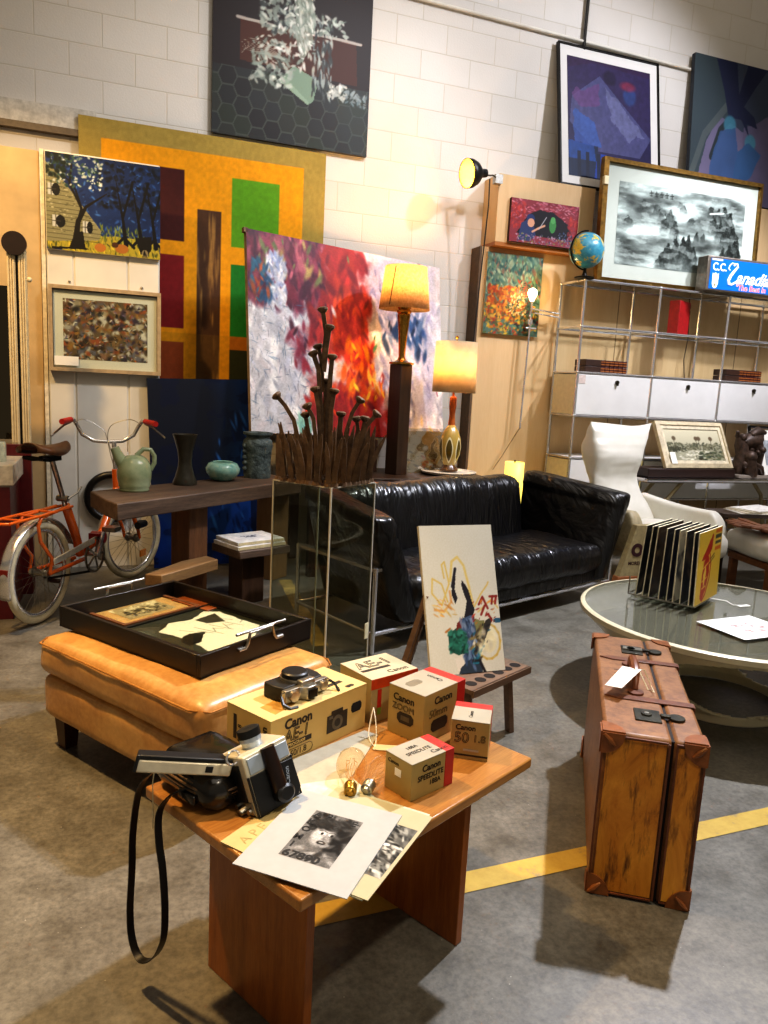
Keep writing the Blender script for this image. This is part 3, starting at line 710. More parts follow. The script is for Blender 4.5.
for k in range(5): a.stroke([(.23+k*.04, .09), (.255+k*.04, .085)], .012, '#222'+'222'); a.stroke([(.24+k*.04, .06), (.245+k*.04, .12)], .01, '#222222'); a.stroke([(.232+k*.04, .12), (.252+k*.04, .12)], .008, '#222222')
a.stroke([(.715, .23), (.825, .20)], .02, '#f4f4f2'); a.grain(.08, 120, 90)
a.mesh('print', o, loc=(0, -.002, .15), rough=.35)
MB().box(-.78, -.008, .02, .78, -.006, .905).build('glazing', glass_clear, o, smooth=0)
MB().box(-.79, -.034, .72, -.755, .0, .78).build('corner_card', cream, o, smooth=0)
# ================================================================ chrome shelving against the wall
o = thing('chrome_shelving', 'tall chrome tube shelving with white fold-down fronts along the plywood', 'shelf', (3.425, 5.05, 0))
SX = [0, .705, 1.41, 2.115, 2.82]; SZ = [.10, .44, .775, 1.108, 1.443, 1.79, 2.137]; SD = .33
fr_ = MB()
for x in SX:
    for y in (0, SD):
        fr_.cyl((x, y, .02), (x, y, 2.137), 0.0115, seg=10)
    for z in SZ: fr_.cyl((x, 0, z), (x, SD, z), .0095, seg=8)
for z in SZ:
    for y in (0, SD): fr_.cyl((0, y, z), (SX[-1], y, z), .0095, seg=10)
for x in SX:
    for y in (0, SD):
        for z in SZ: fr_.ball((x, y, z), .0145, seg=10, rings=6)
fr_.build('tube_frame', chrome, o)
gs = MB()
for z in (1.79, 2.137): gs.box(.01, .01, z+.001, SX[-1]-.01, SD-.01, z+.006)
gs.build('glass_shelf', glass_clear, o, smooth=0)
ws = MB()
for z in (1.108, 1.443, .775, .44): ws.box(.01, .01, z-.004, SX[-1]-.01, SD-.01, z+.004)
ws.build('metal_shelf', white, o, smooth=0)
sidec = plain('side_panel_warm_lit', '#dcd2b8', .45, 0, .04)  # white panel; the warm light on it is painted in as cream
for z in (1.108, .44): MB().box(-.004, .012, z+.01, .004, SD-.012, z+.32).build('side_panel', sidec, o, smooth=0)
lockm = plain('lock_dark', '#4b4338', .3, .8)
for k in range(4):
    for z, h in ((1.108, .333), (.44, .333)):
        d = MB().box(SX[k]+.012, -.004, z+.012, SX[k+1]-.012, .006, z+h-.012).build('fold_down_front', white, o, bevel=.002)
        if z > 1:
            m = MB(); m.cyl((SX[k]+.37, -.018, z+h-.06), (SX[k]+.37, -.004, z+h-.06), .016, seg=16); m.box(SX[k]+.362, -.022, z+h-.085, SX[k]+.378, -.016, z+h-.05)
            m.build('lock', lockm, d)
bk = MB()
for k in range(4): bk.box(SX[k]+.01, SD-.004, .45, SX[k+1]-.01, SD+.004, .765)
bk.build('back_panel', white, o, smooth=0)
MB().box(.012, -.007, 1.36, .075, -.0045, 1.425).build('price_sticker', plain('sticker_pink', '#d8c8c0', .8), o, smooth=0)
MB().tube([(1.26, .30, 2.13), (1.29, .30, 1.8), (1.27, .30, 1.62), (1.30, .30, 1.45)], .004, 6).build('power_cord', black, o)

# things on the shelving
gl = thing('globe', 'small blue and yellow world globe on top of the chrome shelving', 'globe', (3.435, 5.09, 2.150))
t = NT('globe_map'); v = t.coord(); n = t.noise(v, 13, 6, .6, .3); n2 = t.noise(v, 40, 3)
t.base(t.mix(t.ramp(n, [(.53, '#000000'), (.56, '#ffffff')]), t.ramp(n2, [(.3, '#2f7f9e'), (.7, '#4f9fb2')]), t.ramp(n2, [(.35, '#c9a63a'), (.5, '#d8b84a'), (.65, '#8a9a4a'), (.75, '#c27a3a')]))); t.set(rough=.3, coat=.3)
MB().ball((0, 0, .205), .132, seg=32, rings=20).build('sphere', t.m, gl, smooth=180)
m = MB(); m.tube([(-.14*math.sin(a), 0, .205+.143*math.cos(a)) for a in [k*PI/14 for k in range(15)]], .006, 6); m.build('meridian_arm', blackmetal, gl)
m = MB(); m.lathe([(.075, 0), (.075, .008), (.02, .022), (.012, .055), (.012, .075)], seg=24); m.build('base', blackmetal, gl)
sg = thing('light_sign', 'blue and white lettered advertising light box on the shelving, at the right edge', 'sign', (4.505, 4.985, 2.153), -2)
MB().box(0, 0, 0, 1.12, .12, .268).build('housing', plain('sign_housing', '#8b8378', .35, .6), sg, bevel=.006)
t = NT('sign_face'); t.base('#0a63c4'); t.b.inputs['Emission Color'].default_value = (*lin('#0b6ad2'), 1); t.set(emis=.55, rough=.3)
MB().box(.03, -.004, .014, 1.10, .002, .248).build('face', t.m, sg, smooth=0)
MB().box(.035, -.0055, .232, .14, -.004, .247).build('white_strip', white, sg, smooth=0)
sw = emit('sign_white', '#f4f4ee', .55); sc_ = emit('sign_cream', '#efe6b4', .5); srd = emit('sign_red', '#e8503c', .45)
text('initials_lettering', 'C.C.', .082, sc_, sg, (.048, -.005, .158), bold=.02, sx=.92)
m = MB(); m.prism([(.055, .135), (.068, .128), (.083, .14), (.098, .128), (.115, .135), (.113, .055), (.105, .03), (.085, .018), (.065, .03), (.057, .055)], -.0056, -.004, 'y'); m.build('crest', sw, sg, smooth=0)
m = MB(); m.box(.075, -.007, .10, .097, -.0058, .104); m.prism([(.076, .042), (.085, .032), (.095, .042), (.085, .068)], -.007, -.0058, 'y'); m.build('crest_mark', plain('crest_gold', '#a08a50', .5), sg, smooth=0)
# brush script capital and the rest of the word
cs = [(.255, .205), (.262, .222), (.285, .222), (.292, .200), (.262, .165), (.232, .128), (.215, .09), (.222, .065), (.25, .06), (.28, .075), (.30, .09)]
m = MB(); m.tube([(x, -.006, z) for x, z in cs], [.006, .007, .007, .008, .010, .012, .012, .011, .009, .008, .006], 8)
m.tube([(x, -.006, z) for x, z in [(.262, .222), (.235, .225), (.212, .205), (.206, .18), (.22, .17)]], .005, 8)
m.build('script_capital', sw, sg)
text('script_lettering', 'anadian', .135, sw, sg, (.285, -.005, .075), bold=.018, shear=.45)
text('lettering', '"The Best In The House"', .062, sw, sg, (.295, -.005, .022), bold=.03, shear=.1)
text('lettering', '"The Best In The House"', .062, srd, sg, (.295, -.0065, .022), bold=.008, shear=.1)
bk = thing('book', 'upright red book with a marbled spine on the glass shelf', 'book', (4.43, 5.16, 1.797), 25)
MB().box(-.10, -.045, 0, .10, .045, .27).build('cover', plain('book_red', '#a3161c', .45), bk, bevel=.003)
m = MB()
for k in range(5): m.box(.10, -.046, .02+k*.05, .104, .046, .055+k*.05)
m.build('spine_band', plain('spine_dark', '#3a1410', .5), bk, smooth=0)
sp1 = plain('book_maroon', '#4a1712', .5); spg = plain('spine_label', '#a8672c', .5); spb = plain('book_brown', '#3a241a', .5)
for (bx, grp, n) in ((3.52, 'left', 6), (4.93, 'right', 6)):
    for lay in range(2):
        for k in range(n):
            kk = thing('book', ('small maroon leather book, one of the bundle lying in the %s shelf bay' % ('left-hand' if grp == 'left' else 'third')), 'book', (bx+.17+k*.042, 5.10, 1.449+lay*.052), group='maroon leather books in the %s bay' % ('left-hand' if grp == 'left' else 'third'))
            MB().box(-.019, 0, 0, .019, .15, .05).build('cover', sp1, kk, bevel=.004)
            m = MB()
            for z in (.012, .032): m.box(-.0195, -.0015, z, .0195, .0, z+.006)
            m.build('spine_label', spg, kk, smooth=0)
    for lay in range(2):
        tag(MB().box(bx, 5.09, 1.449+lay*.052, bx+.145, 5.24, 1.498+lay*.052).build('book', spb, bevel=.003), 'brown book lying flat at the left end of the %s bundle, %s one' % ('left-hand' if grp == 'left' else 'third bay', 'lower' if lay == 0 else 'upper'), 'book')

# ================================================================ lamps
lp = thing('table_lamp', 'brass lamp with a mottled tan drum shade on the dark wooden column', 'lamp', (1.90, 4.9, 1.413))
m = MB(); m.lathe([(.002, 0), (.085, 0), (.085, .012), (.05, .018), (.03, .03), (.022, .05), (.026, .12), (.034, .22), (.042, .30), (.046, .33), (.042, .335), (.05, .345), (.05, .36), (.04, .366), (.046, .375), (.046, .39), (.03, .395), (.012, .40), (.012, .47), (.0, .47)], seg=28); m.build('brass_body', brass, lp)
def shade_mat(name, c1, c2, ec, es, z0, z1, sc=60):
    t = NT(name); v = t.coord(); n = t.noise(v, sc, 4, .7)
    t.base(t.ramp(n, [(.35, c1), (.65, c2)])); t.set(rough=.85)
    t.b.inputs['Subsurface Weight'].default_value = 0
    t.b.inputs['Transmission Weight'].default_value = 0
    # woven translucent shade
    tl = t.node('ShaderNodeBsdfTranslucent'); t.link(t.ramp(n, [(.35, c1), (.65, c2)]), tl.inputs['Color'])
    ms = t.node('ShaderNodeMixShader'); ms.inputs[0].default_value = .5
    t.link(t.b.outputs[0], ms.inputs[1]); t.link(tl.outputs[0], ms.inputs[2]); t.link(ms.outputs[0], t.n['Material Output'].inputs['Surface'])
    return t.m
shade_tan = shade_mat('shade_tan', '#c4a678', '#e2cca0', 0, 0, 0, 1)
shade_cream = shade_mat('shade_cream', '#d8cbb0', '#e2d6bc', 0, 0, 0, 1, 25)
m = MB(); m.lathe([(.172, .365), (.140, .645)], seg=40, close=False); m.build('lamp_shade', shade_tan, lp, solid=.003, smooth=60)
m = MB(); m.bar((-.145, -.1, .38), (-.11, -.095, .63), .006, .004); 
m.build('shade_seam', plain('seam_brown', '#4a3418', .8), lp)
m = MB(); m.ball((0, 0, .50), .03, seg=12, rings=8); m.build('bulb', emit('warm_bulb', '#ffd9a0', 6), lp, smooth=180)
cl_ = MB().box(-.055, -.055, 0, .055, .055, .757).build('wooden_column', walnut, bevel=.004, loc=(1.90, 4.9, .655), rot=(0, 0, 25)); tag(cl_, 'square dark walnut column under the brass lamp', 'column')

l2 = thing('table_lamp', 'ceramic lamp with olive teardrop glaze and pale cream shade, right of the wooden column', 'lamp', (2.30, 4.88, .685))
m = MB(); m.lathe([(.002, 0), (.065, 0), (.066, .012), (.05, .03), (.042, .045)], seg=28); m.build('foot', plain('glaze_brown', '#5a3a1c', .25), l2)
t = NT('teardrop_glaze'); tc = t.node('ShaderNodeTexCoord'); sx = t.node('ShaderNodeSeparateXYZ'); t.link(tc.outputs['Object'], sx.inputs[0])
def mth(op, a, b=None, c=None):
    n = t.node('ShaderNodeMath', operation=op)
    for i, q in enumerate((a, b, c)):
        if q is None: continue
        if hasattr(q, 'links'): t.link(q, n.inputs[i])
        else: n.inputs[i].default_value = q
    return n.outputs[0]
an = mth('ARCTAN2', sx.outputs['Y'], sx.outputs['X']); co_ = mth('COSINE', mth('MULTIPLY', an, 6))
zz = mth('DIVIDE', mth('SUBTRACT', sx.outputs['Z'], .15), .095); e = mth('ADD', mth('MULTIPLY', zz, zz), mth('MULTIPLY', mth('SUBTRACT', 1, co_), .55))
t.base(t.mix(t.ramp(e, [(.60, '#ffffff'), (.68, '#000000')]), t.mix(t.ramp(e, [(.9, '#ffffff'), (1.05, '#000000')]), '#b79a4e', '#e8dcae'), '#5a4a1c')); t.set(rough=.25, coat=.4)
m = MB(); m.lathe([(.042, .04), (.055, .07), (.072, .12), (.078, .17), (.072, .23), (.055, .28), (.036, .31), (.026, .325)], seg=36); m.build('ceramic_body', t.m, l2, smooth=60)
m = MB(); m.lathe([(.026, .32), (.020, .40), (.026, .46), (.024, .52), (.008, .53), (.008, .60), (0, .60)], seg=20); m.build('wooden_neck', wood('orange_teak', '#a8501a', '#cc7430', 'z', 1), l2)
m = MB(); m.lathe([(.152, .555), (.145, .905)], seg=40, close=False); m.build('lamp_shade', shade_cream, l2, solid=.003, smooth=60)
m = MB(); m.cyl((0, 0, .60), (0, 0, .93), .004); m.ball((0, 0, .935), .012); m.build('finial', brass, l2)
m = MB(); m.ball((-.03, -.02, .68), .03, seg=12, rings=8); m.build('bulb', MATS['warm_bulb'], l2, smooth=180)
tr = MB(); tr.lathe([(.0, 0), (.19, 0), (.20, .015), (.195, .017), (.185, .008), (0, .008)], c=(2.30, 4.88, .668), seg=40); tag(tr.build('round_tray', plain('tray_white', '#d9d0bd', .4)), 'round whitish tray under the ceramic lamp', 'tray')
# long dark console behind the sofa carrying the lamps
cs_ = thing('console_table', 'long dark console table behind the sofa carrying the lamps', 'table', (1.75, 4.95, 0))
MB().box(-.54, -.32, .61, .80, .30, .655).build('table_top', walnut, cs_, bevel=.004)
for x in (-.50, .74):
    for y in (-.28, .26): MB().box(x-.03, y-.03, 0, x+.03, y+.03, .61).build('leg', walnut, cs_)
bx_ = MB().box(1.24, 5.02, .656, 1.80, 5.22, .885); tag(bx_.build('wooden_crate', wood('crate_dark', '#38251a', '#523626', 'x', 1), bevel=.004), 'dark wooden crate under the big abstract canvas', 'crate')
wp = thing('wrapped_picture', 'plastic-wrapped sketch leaning below the big abstract, between the two lamps', 'picture', (2.12, 4.98, .656), rot=(R(-8), 0, R(6)))
a = Art(.42, .30, 110, '#bfae86', seed=41)
a.mixin('#8d7a54', a.noise(4, 4, 2)*.8); dabsP(a, 60, ['#5a4a30', '#7a6a44', '#d9cfb0'], reg=(.05, .5, .8, .95), size=.02, ar=3, ang=.2, jit=.4); dabsP(a, 30, ['#c0622a', '#a84a22'], reg=(.55, .55, .8, .9), size=.02)
a.mesh('sketch', wp, thick=.012, edge='#b9ad90')
m = MB(); m.surf(lambda u, v: (-.225+.45*u, -.012-.006*math.sin(u*21+v*5)*math.cos(v*17), .0+.32*v), 24, 16); m.build('plastic_wrap', glass('plastic_wrap', '#f2f2f0', .12, .5, 1.0), wp)

# glowing lantern on the floor behind the sofa
ln_ = thing('floor_lantern', 'glowing yellow cylinder lantern standing behind the black sofa', 'lamp', (2.86, 4.92, 0))
t = NT('lantern_glow'); t.base('#e8d060'); t.b.inputs['Emission Color'].default_value = (*lin('#f4dc64'), 1); t.set(emis=1.15)
m = MB(); m.lathe([(.07, .36), (.07, .75)], seg=30, close=False); m.build('lamp_shade', t.m, ln_, solid=.003)
m = MB(); m.lathe([(0, 0), (.09, 0), (.09, .015), (.015, .025), (.012, .70), (.03, .71), (.03, .735), (.006, .745), (.006, .765), (0, .765)], seg=20); m.build('stand', blackmetal, ln_)

# swing-arm wall light on the plywood
sc2 = thing('swing_arm_lamp', 'thin swing-arm light with a bare glowing bulb beside the chrome shelving', 'lamp', (3.14, 5.355, 1.86))
m = MB(); m.cyl((0, -.02, .0), (-.02, -.02, -.88), .008); m.tube([(0, 0, 0), (.0, -.02, .05), (.0, -.02, .12)], .009); m.cyl((0, -.02, .06), (.27, -.02, .04), .007); m.cyl((.03, -.02, .03), (.27, -.02, .01), .006); m.cyl((-.03, -.01, -.09), (.06, -.01, -.09), .008); m.cyl((.26, -.02, .06), (.26, -.02, -.02), .009)
m.box(-.02, -.02, -.06, .02, .015, -.02)
m.build('arm', chrome, sc2)
m = MB(); m.tube([(-.02, -.02, -.88), (-.06, 0, -.96), (-.14, .01, -1.10), (-.22, .01, -1.22)], .004, 6); m.build('cord', plain('cord_tan', '#8a7248', .6), sc2)
m = MB(); m.lathe([(.014, .115), (.018, .13), (.034, .16), (.038, .18), (.03, .205), (.0, .22)], c=(0, -.02, 0), seg=18); m.build('bulb', emit('bare_bulb', '#ffe7b8', 6), sc2, smooth=180)
# clamp lamp on the plywood edge
cp = thing('clamp_lamp', 'clip-on reflector lamp with black bowl fixed to the top left corner of the plywood', 'lamp', (2.76, 5.30, 2.83))
m = MB(); m.lathe([(.10, -.11), (.098, -.07), (.08, -.03), (.05, .0), (.03, .02), (.028, .06), (0, .06)], seg=28, axis='x', close=False); b_ = m.build('reflector', black, cp, loc=(-.19, -.04, .0), rot=(0, -10, 8), solid=.003, smooth=60)
m = MB(); m.lathe([(.096, -.105), (.094, -.07), (.076, -.03), (.046, .0), (0, .004)], seg=28, axis='x', close=False); m.build('inner_bowl', emit('bowl_glow', '#f6c948', 1.1), cp, loc=(-.19, -.04, .0), rot=(0, -10, 8), smooth=60)
m = MB(); m.tube([(-.11, -.03, 0), (-.06, -.01, .01), (.0, .02, .0)], .006); m.box(-.03, -.0, -.035, .03, .05, .03); m.build('clamp', steel, cp)
m = MB(); m.tube([(-.09, -.02, -.02), (-.075, -.0, -.2), (-.07, .05, -.6), (-.075, .08, -1.0), (-.08, .09, -1.25)], .005, 6); m.build('cord', black, cp)
m = MB(); m.box(-.045, -.0, 0, .0, .03, .26); tag(m.build('dark_frame', blackmetal, loc=(2.36, 5.50, 1.33)), 'edge of a thin dark frame peeking above the cream lamp shade', 'frame')

# ================================================================ desk with its things
ds = thing('glass_desk', 'glass topped desk on thin metal legs in front of the chrome shelving', 'desk', (4.602, 4.775, 0), 0)
MB().box(-.80, -.20, .656, .95, .20, .673).build('glass_top', glass('smoked_glass', '#9aa6a2', .02, .9), ds, bevel=.002)
m = MB(); m.tube([(-.80, -.20, .652), (.95, -.20, .652), (.95, .20, .652), (-.80, .20, .652)], .010, 8, closed=True); m.build('rim', chrome, ds)
gold = plain('pale_gold', '#b7a987', .35, .4)
for x, y in ((-.55, -.14), (-.55, .14), (.7, -.14), (.7, .14)):
    m = MB(); m.tube([(x+.14*(1 if x < 0 else -1), y, .65), (x, y, .50), (x-.05*(1 if x < 0 else -1), y, .3), (x-.1*(1 if x < 0 else -1), y, 0)], .016, 8); m.build('leg', gold, ds)
bx_ = MB().box(3.88, 4.665, .675, 4.735, 4.86, .742); tag(bx_.build('flat_case', wood('case_dark', '#1f1310', '#33201a', 'x', 1), bevel=.004), 'flat dark wooden case under the framed landscape on the desk', 'case')
o = thing('framed_picture', 'small landscape in a cream moulded frame tilted back on the desk, with a white card', 'picture', (4.403, 4.70, .744), rot=(R(-27), 0, R(3.9)))
frm = plain('frame_cream', '#cbbd9d', .55, 0, .12, 25)
frame_mb(.715, .395, .034, -.022, .02, .010).build('frame', frm, o, smooth=0)
frame_mb(.648, .328, .03, -.012, .018, 0).build('slip', plain('slip_cream', '#d8ccb0', .6), o, loc=(0, 0, .033), smooth=0)
a = Art(.585, .265, 170, '#b9b49a', seed=51)
a.mixin('#cfc8ac', np.clip(1-a.v*2, 0, 1)); a.mixin('#8f8e78', (a.v > .45)*.8)
dabsP(a, 200, ['#6b6a52', '#4b4d3c', '#87856a', '#5c5a44'], reg=(0, .42, 1, .66), size=.03, ar=2, ang=0, jit=.5); dabsP(a, 90, ['#3b3c2e', '#565540'], reg=(0, .58, .3, .7), size=.025)
dabsP(a, 90, ['#cfcab4', '#e0dcc8', '#a9a78e'], reg=(.2, .66, .75, .95), size=.025, ar=3, ang=0, jit=.2); dabsP(a, 90, ['#4c5440', '#3a3f30', '#6a6a4c'], reg=(.55, .7, 1, 1), size=.03, ar=3, ang=0, jit=.3)
for u in (.55, .60, .15, .82): a.stroke([(u, .62), (u+.005, .3)], .018, '#3a3628'); a.ell(u+.01, .28, .035, .07, '#5a4a38', .9, .5)
a.stroke([(.49, .92), (.49, .82)], .02, '#33302a'); a.ell(.55, .94, .025, .02, '#3a2c22')
a.mesh('painting', o, loc=(0, -.004, .062), rough=.45)
MB().box(-.30, -.026, .03, -.245, -.0235, .125).build('price_card', paper, o, smooth=0)
bz = plain('dark_bronze', '#4a3a30', .5, .25, .35, 40, .3)
sc3 = thing('bronze_figure', 'small dark bronze figure group on a flat base at the right end of the desk', 'sculpture', (4.905, 4.72, .675), -5)
sc3.scale = (1.06, 1.06, 1.06)
m = MB(); m.box(-.14, -.09, 0, .14, .09, .025); m.build('base', plain('base_stone', '#8a8076', .6), sc3, bevel=.006)
rs = random.Random(4); m = MB()
m.tube([(-.08, 0, .02), (-.09, -.01, .10), (-.05, 0, .17), (-.08, 0, .25), (-.10, 0, .31)], [.04, .05, .055, .05, .03], 10); m.tube([(.07, .02, .02), (.09, .02, .10), (.10, .02, .18), (.05, .0, .27), (.02, 0, .30)], [.05, .05, .05, .055, .04], 10)
m.tube([(-.08, 0, .25), (-.02, 0, .28), (.05, 0, .28), (.10, .0, .33)], [.04, .06, .06, .02], 10); m.ball((-.03, -.06, .16), .05, seg=12, rings=8); m.tube([(-.03, -.06, .14), (-.02, -.06, .06), (0, -.05, .02)], [.045, .05, .05], 10)
m.tube([(-.12, 0, .31), (-.14, -.02, .35)], [.02, .012], 8); m.tube([(.0, 0, .32), (.06, 0, .355), (.13, 0, .345)], [.035, .04, .015], 8); m.tube([(-.02, -.07, .12), (.06, -.08, .08), (.09, -.06, .03)], [.02, .022, .022], 8)
for k in range(14): m.ball((rs.uniform(-.10, .10), rs.uniform(-.06, .04), rs.uniform(.04, .33)), rs.uniform(.018, .034), seg=8, rings=6)
m.build('figures', bz, sc3, smooth=70)
o = thing('framed_picture', 'white framed print leaning at the far right end of the desk', 'picture', (5.36, 4.74, .675), rot=(R(-22), 0, R(-8)))
frame_mb(.58, .44, .012, -.012, .012).build('frame', blackmetal, o, smooth=0); MB().box(-.27, .0, .012, .27, .006, .41).build('mat_board', paper, o, smooth=0)
MB().box(-.17, -.002, .10, .17, .001, .32).build('print', plain('print_grey', '#9aa0a4', .6, 0, .3, 12), o, smooth=0)
# ================================================================ red cabinet with uprights at the far left
red = plain('oxblood_lacquer', '#5a1418', .35, 0, .08); 
rc = thing('vanity_cabinet', 'oxblood red cabinet with white tray top and cream uprights at the left edge', 'cabinet', (-.455, 4.06, 0), 0)
MB().box(-.9, 0, 0, 0, .02, .68).build('front_panel', red, rc, bevel=.003)
MB().box(-.02, .02, 0, .0, .46, .68).build('side_panel', red, rc)
MB().box(-.9, .46, 0, .06, .52, .845).build('back_panel', red, rc, bevel=.003)
m = MB(); m.box(-.9, -.005, .682, .018, .458, .782); m.build('tray_top', plain('tray_top_white', '#d6cfc0', .4), rc, bevel=.004)
MB().box(-.9, -.006, .675, .004, -.0, .683).build('edge_trim', plain('trim_grey', '#6a625a', .5), rc)
crm = plain('cream_upright', '#e6d6b2', .5, 0, .06)
for x in (-.034, .020):
    m = MB(); m.box(x, .47, .845, x+.040, .50, 1.87)
    for k in range(3): m.box(x+.005+k*.012, .462, .855, x+.010+k*.012, .47, 1.865)
    m.build('upright', crm, rc)
m = MB(); m.cyl((.006, .445, 1.895), (.006, .475, 1.895), .060, seg=28); m.build('disc', plain('disc_dark', '#2a1d18', .4), rc)
MB().box(.004, .49, .845, .022, .505, 1.87).build('dark_gap', black, rc)
MB().ball((.072, .48, 1.72), .014).build('knob', crm, rc)
mir = NT('mirror_dark'); mir.base('#5a5040'); mir.set(metal=1, rough=.06)
MB().box(-.9, .49, .87, -.036, .502, 1.68).build('mirror', mir.m, rc, smooth=0)
g = MB(); g.lathe([(.0, 0), (.035, 0), (.035, .09), (.03, .10), (0, .10)], c=(-.52, 4.24, .783), seg=20); tag(g.build('glass_jar', plain('jar_pale', '#c9cdb8', .2)), 'small pale jar on the white top of the red cabinet', 'jar')

# ================================================================ orange folding bicycle
BY = 60.85
bk = thing('bicycle', 'orange folding bicycle with cream tyres, brown saddle and red grips', 'bicycle', (-.324, 3.99, 0), BY)
orange = plain('orange_enamel', '#d8641c', .25, 0, .06, 20, coat=.5)
tyre = plain('cream_tyre', '#cfc4a4', .7, 0, .08, 30); brn = plain('saddle_brown', '#5a3a22', .45, 0, .2, 20)
maroon = plain('maroon_enamel', '#7a2018', .3)
def wheel(parent, c, yaw=0):
    w = thing('wheel', None, None, c, yaw); w.parent = parent
    R_ = .236
    m = MB(); m.tube([(R_*math.cos(a), 0, R_*math.sin(a)) for a in [2*PI*k/48 for k in range(48)]], .019, 10, closed=True); m.build('tyre', tyre, w, smooth=180)
    m = MB(); m.tube([(.212*math.cos(a), 0, .212*math.sin(a)) for a in [2*PI*k/48 for k in range(48)]], .010, 8, closed=True); m.build('rim', chrome, w, smooth=180)
    m = MB()
    for k in range(28):
        a = 2*PI*k/28; b = a+(.5 if k % 2 else -.5)
        m.cyl((.02*math.cos(b), .025*(1 if k % 4 < 2 else -1), .02*math.sin(b)), (.207*math.cos(a), 0, .207*math.sin(a)), .0013, seg=4)
    m.build('spokes', steel, w)
    m = MB(); m.cyl((0, -.05, 0), (0, .05, 0), .018); m.cyl((0, -.032, 0), (0, -.028, 0), .028); m.cyl((0, .028, 0), (0, .032, 0), .028); m.build('hub', steel, w)
    return w
RW = (0, 0, .255); FW = (.945, 0, .255)
wheel(bk, RW); wheel(bk, FW, -14)
def fender(c, a0, a1, yaw=0):
    m = MB(); m.surf(lambda u, v: ((.272+.008*math.cos((v-.5)*2.6))*math.cos(a0+(a1-a0)*u), .030*math.sin((v-.5)*2.6), (.265+.015*math.cos((v-.5)*2.6))*math.sin(a0+(a1-a0)*u)), 26, 6)
    o = m.build('fender', chrome, bk, loc=c, rot=(0, 0, yaw), solid=.0015); return o
fender(RW, R(20), R(195)); fender(FW, R(35), R(200), -14)
m = MB()
m.tube([(.365, 0, .27), (.315, 0, .40), (.235, 0, .56)], .024, 12)            # seat tube
m.tube([(.40, 0, .285), (.52, 0, .315), (.60, 0, .36), (.70, 0, .50), (.775, 0, .60)], .023, 12)  # low main tube rising to the head
m.tube([(.765, 0, .56), (.75, 0, .70)], .022, 12)                            # head tube
for s in (-1, 1):
    m.tube([(.36, .03*s, .25), (.15, .05*s, .255), (0, .055*s, .255)], .011, 8)
    m.tube([(0, .055*s, .255), (.02, .055*s, .33), (-.07, .055*s, .43), (-.085, .055*s, .51), (-.05, .05*s, .545), (.20, .03*s, .56)], .009, 8)   # rack stays
    m.tube([(-.30, .055*s, .555), (-.05, .055*s, .555), (.25, .028*s, .555)], .008, 8)
m.tube([(-.30, -.055, .555), (-.33, 0, .555), (-.30, .055, .555)], .008, 8)
for x in (-.2, -.08, .06): m.cyl((x, -.055, .555), (x, .055, .555), .006, seg=8)
m.build('frame', orange, bk, smooth=60)
m = MB()
for s in (-1, 1): m.tube([(.775, .035*s, .56), (.82, .045*s, .50), (.88, .05*s, .38), (.93, .05*s, .30), (.945, .05*s, .255)], [.016, .015, .013, .010, .009], 8)
m.build('fork', orange, bk, smooth=60)
m = MB(); m.cyl((.55, -.035, .33), (.55, .035, .33), .035); m.box(.50, -.03, .30, .56, .03, .36); m.build('hinge', maroon, bk)
m = MB(); m.tube([(.235, 0, .55), (.19, 0, .655), (.12, 0, .815)], .013, 10); m.build('seat_post', steel, bk)
m = MB(); m.cyl((.21, -.03, .60), (.21, .03, .60), .016); m.tube([(.21, -.03, .60), (.25, -.06, .63), (.27, -.07, .66)], .005, 6); m.build('seat_clamp', steel, bk)
m = MB()
def sad(u, v):
    x = -.06+.31*u; wv = .072*(1-u)**1.2+.020+.02*math.sin(u*PI)
    if u < .12: wv *= (.45+.55*u/.12)
    a = (v-.5)*PI*1.25; return (x, wv*math.sin(a)/math.sin(PI*.625), .845+.03*math.cos(a)+.018*(2*u-1)**2+.01*(1-u))
m.surf(sad, 20, 14); m.build('saddle', brn, bk, solid=.008, smooth=80)
m = MB()
for s in (-1, 1): m.tube([(-.02, .04*s, .835), (.09, .025*s, .815), (.20, .012*s, .84)], .005, 6)
m.tube([(-.03, -.05, .83), (-.04, 0, .825), (-.03, .05, .83)], .010, 6); m.box(.06, -.03, .805, .16, .03, .83); m.build('saddle_rails', blackmetal, bk)
m = MB(); m.tube([(.75, 0, .68), (.735, 0, .86)], .013, 10); 
hb = 32; ch, sh = math.cos(R(hb)), math.sin(R(hb))
def HB(x, y, z): return (.725+x*ch-y*sh, .03+x*sh+y*ch, z)
m.tube([HB(.0, -.005, .86), HB(.0, -.08, .865), HB(.0, -.14, .90), HB(-.005, -.165, .95), HB(-.03, -.185, .985), HB(-.08, -.205, .985)], .011, 10)
m.tube([HB(.0, .005, .86), HB(.0, .08, .865), HB(.0, .14, .90), HB(-.005, .165, .95), HB(-.03, .185, .985), HB(-.08, .205, .985)], .011, 10)
m.build('handlebar', chrome, bk, smooth=60)
for s in (-1, 1):
    m = MB(); m.cyl(HB(-.06, .20*s, .985), HB(-.185, .245*s, .98), .016, seg=12); m.build('grip', plain('grip_red', '#b02018', .5), bk)
    m = MB(); m.tube([HB(-.04, .20*s, .97), HB(-.08, .235*s, .955), HB(-.16, .30*s, .90)], .006, 6); m.build('brake_lever', steel, bk)
m = MB()
m.tube(smoothp([HB(-.05, .18, .965), HB(.02, .13, .985), HB(.04, .03, .93), HB(.03, .0, .86), (.765, 0, .70)]), .0022, 5); m.tube(smoothp([HB(-.05, -.18, .965), HB(.02, -.12, .99), HB(.05, -.02, .95), HB(.035, .0, .86), (.765, .01, .68)]), .0022, 5); m.build('brake_cable', steel, bk)
m = MB(); m.lathe([(.10, -.003), (.10, .003), (.086, .003), (.086, -.003)], c=(.42, -.055, .262), axis='y', seg=36, close=False); 
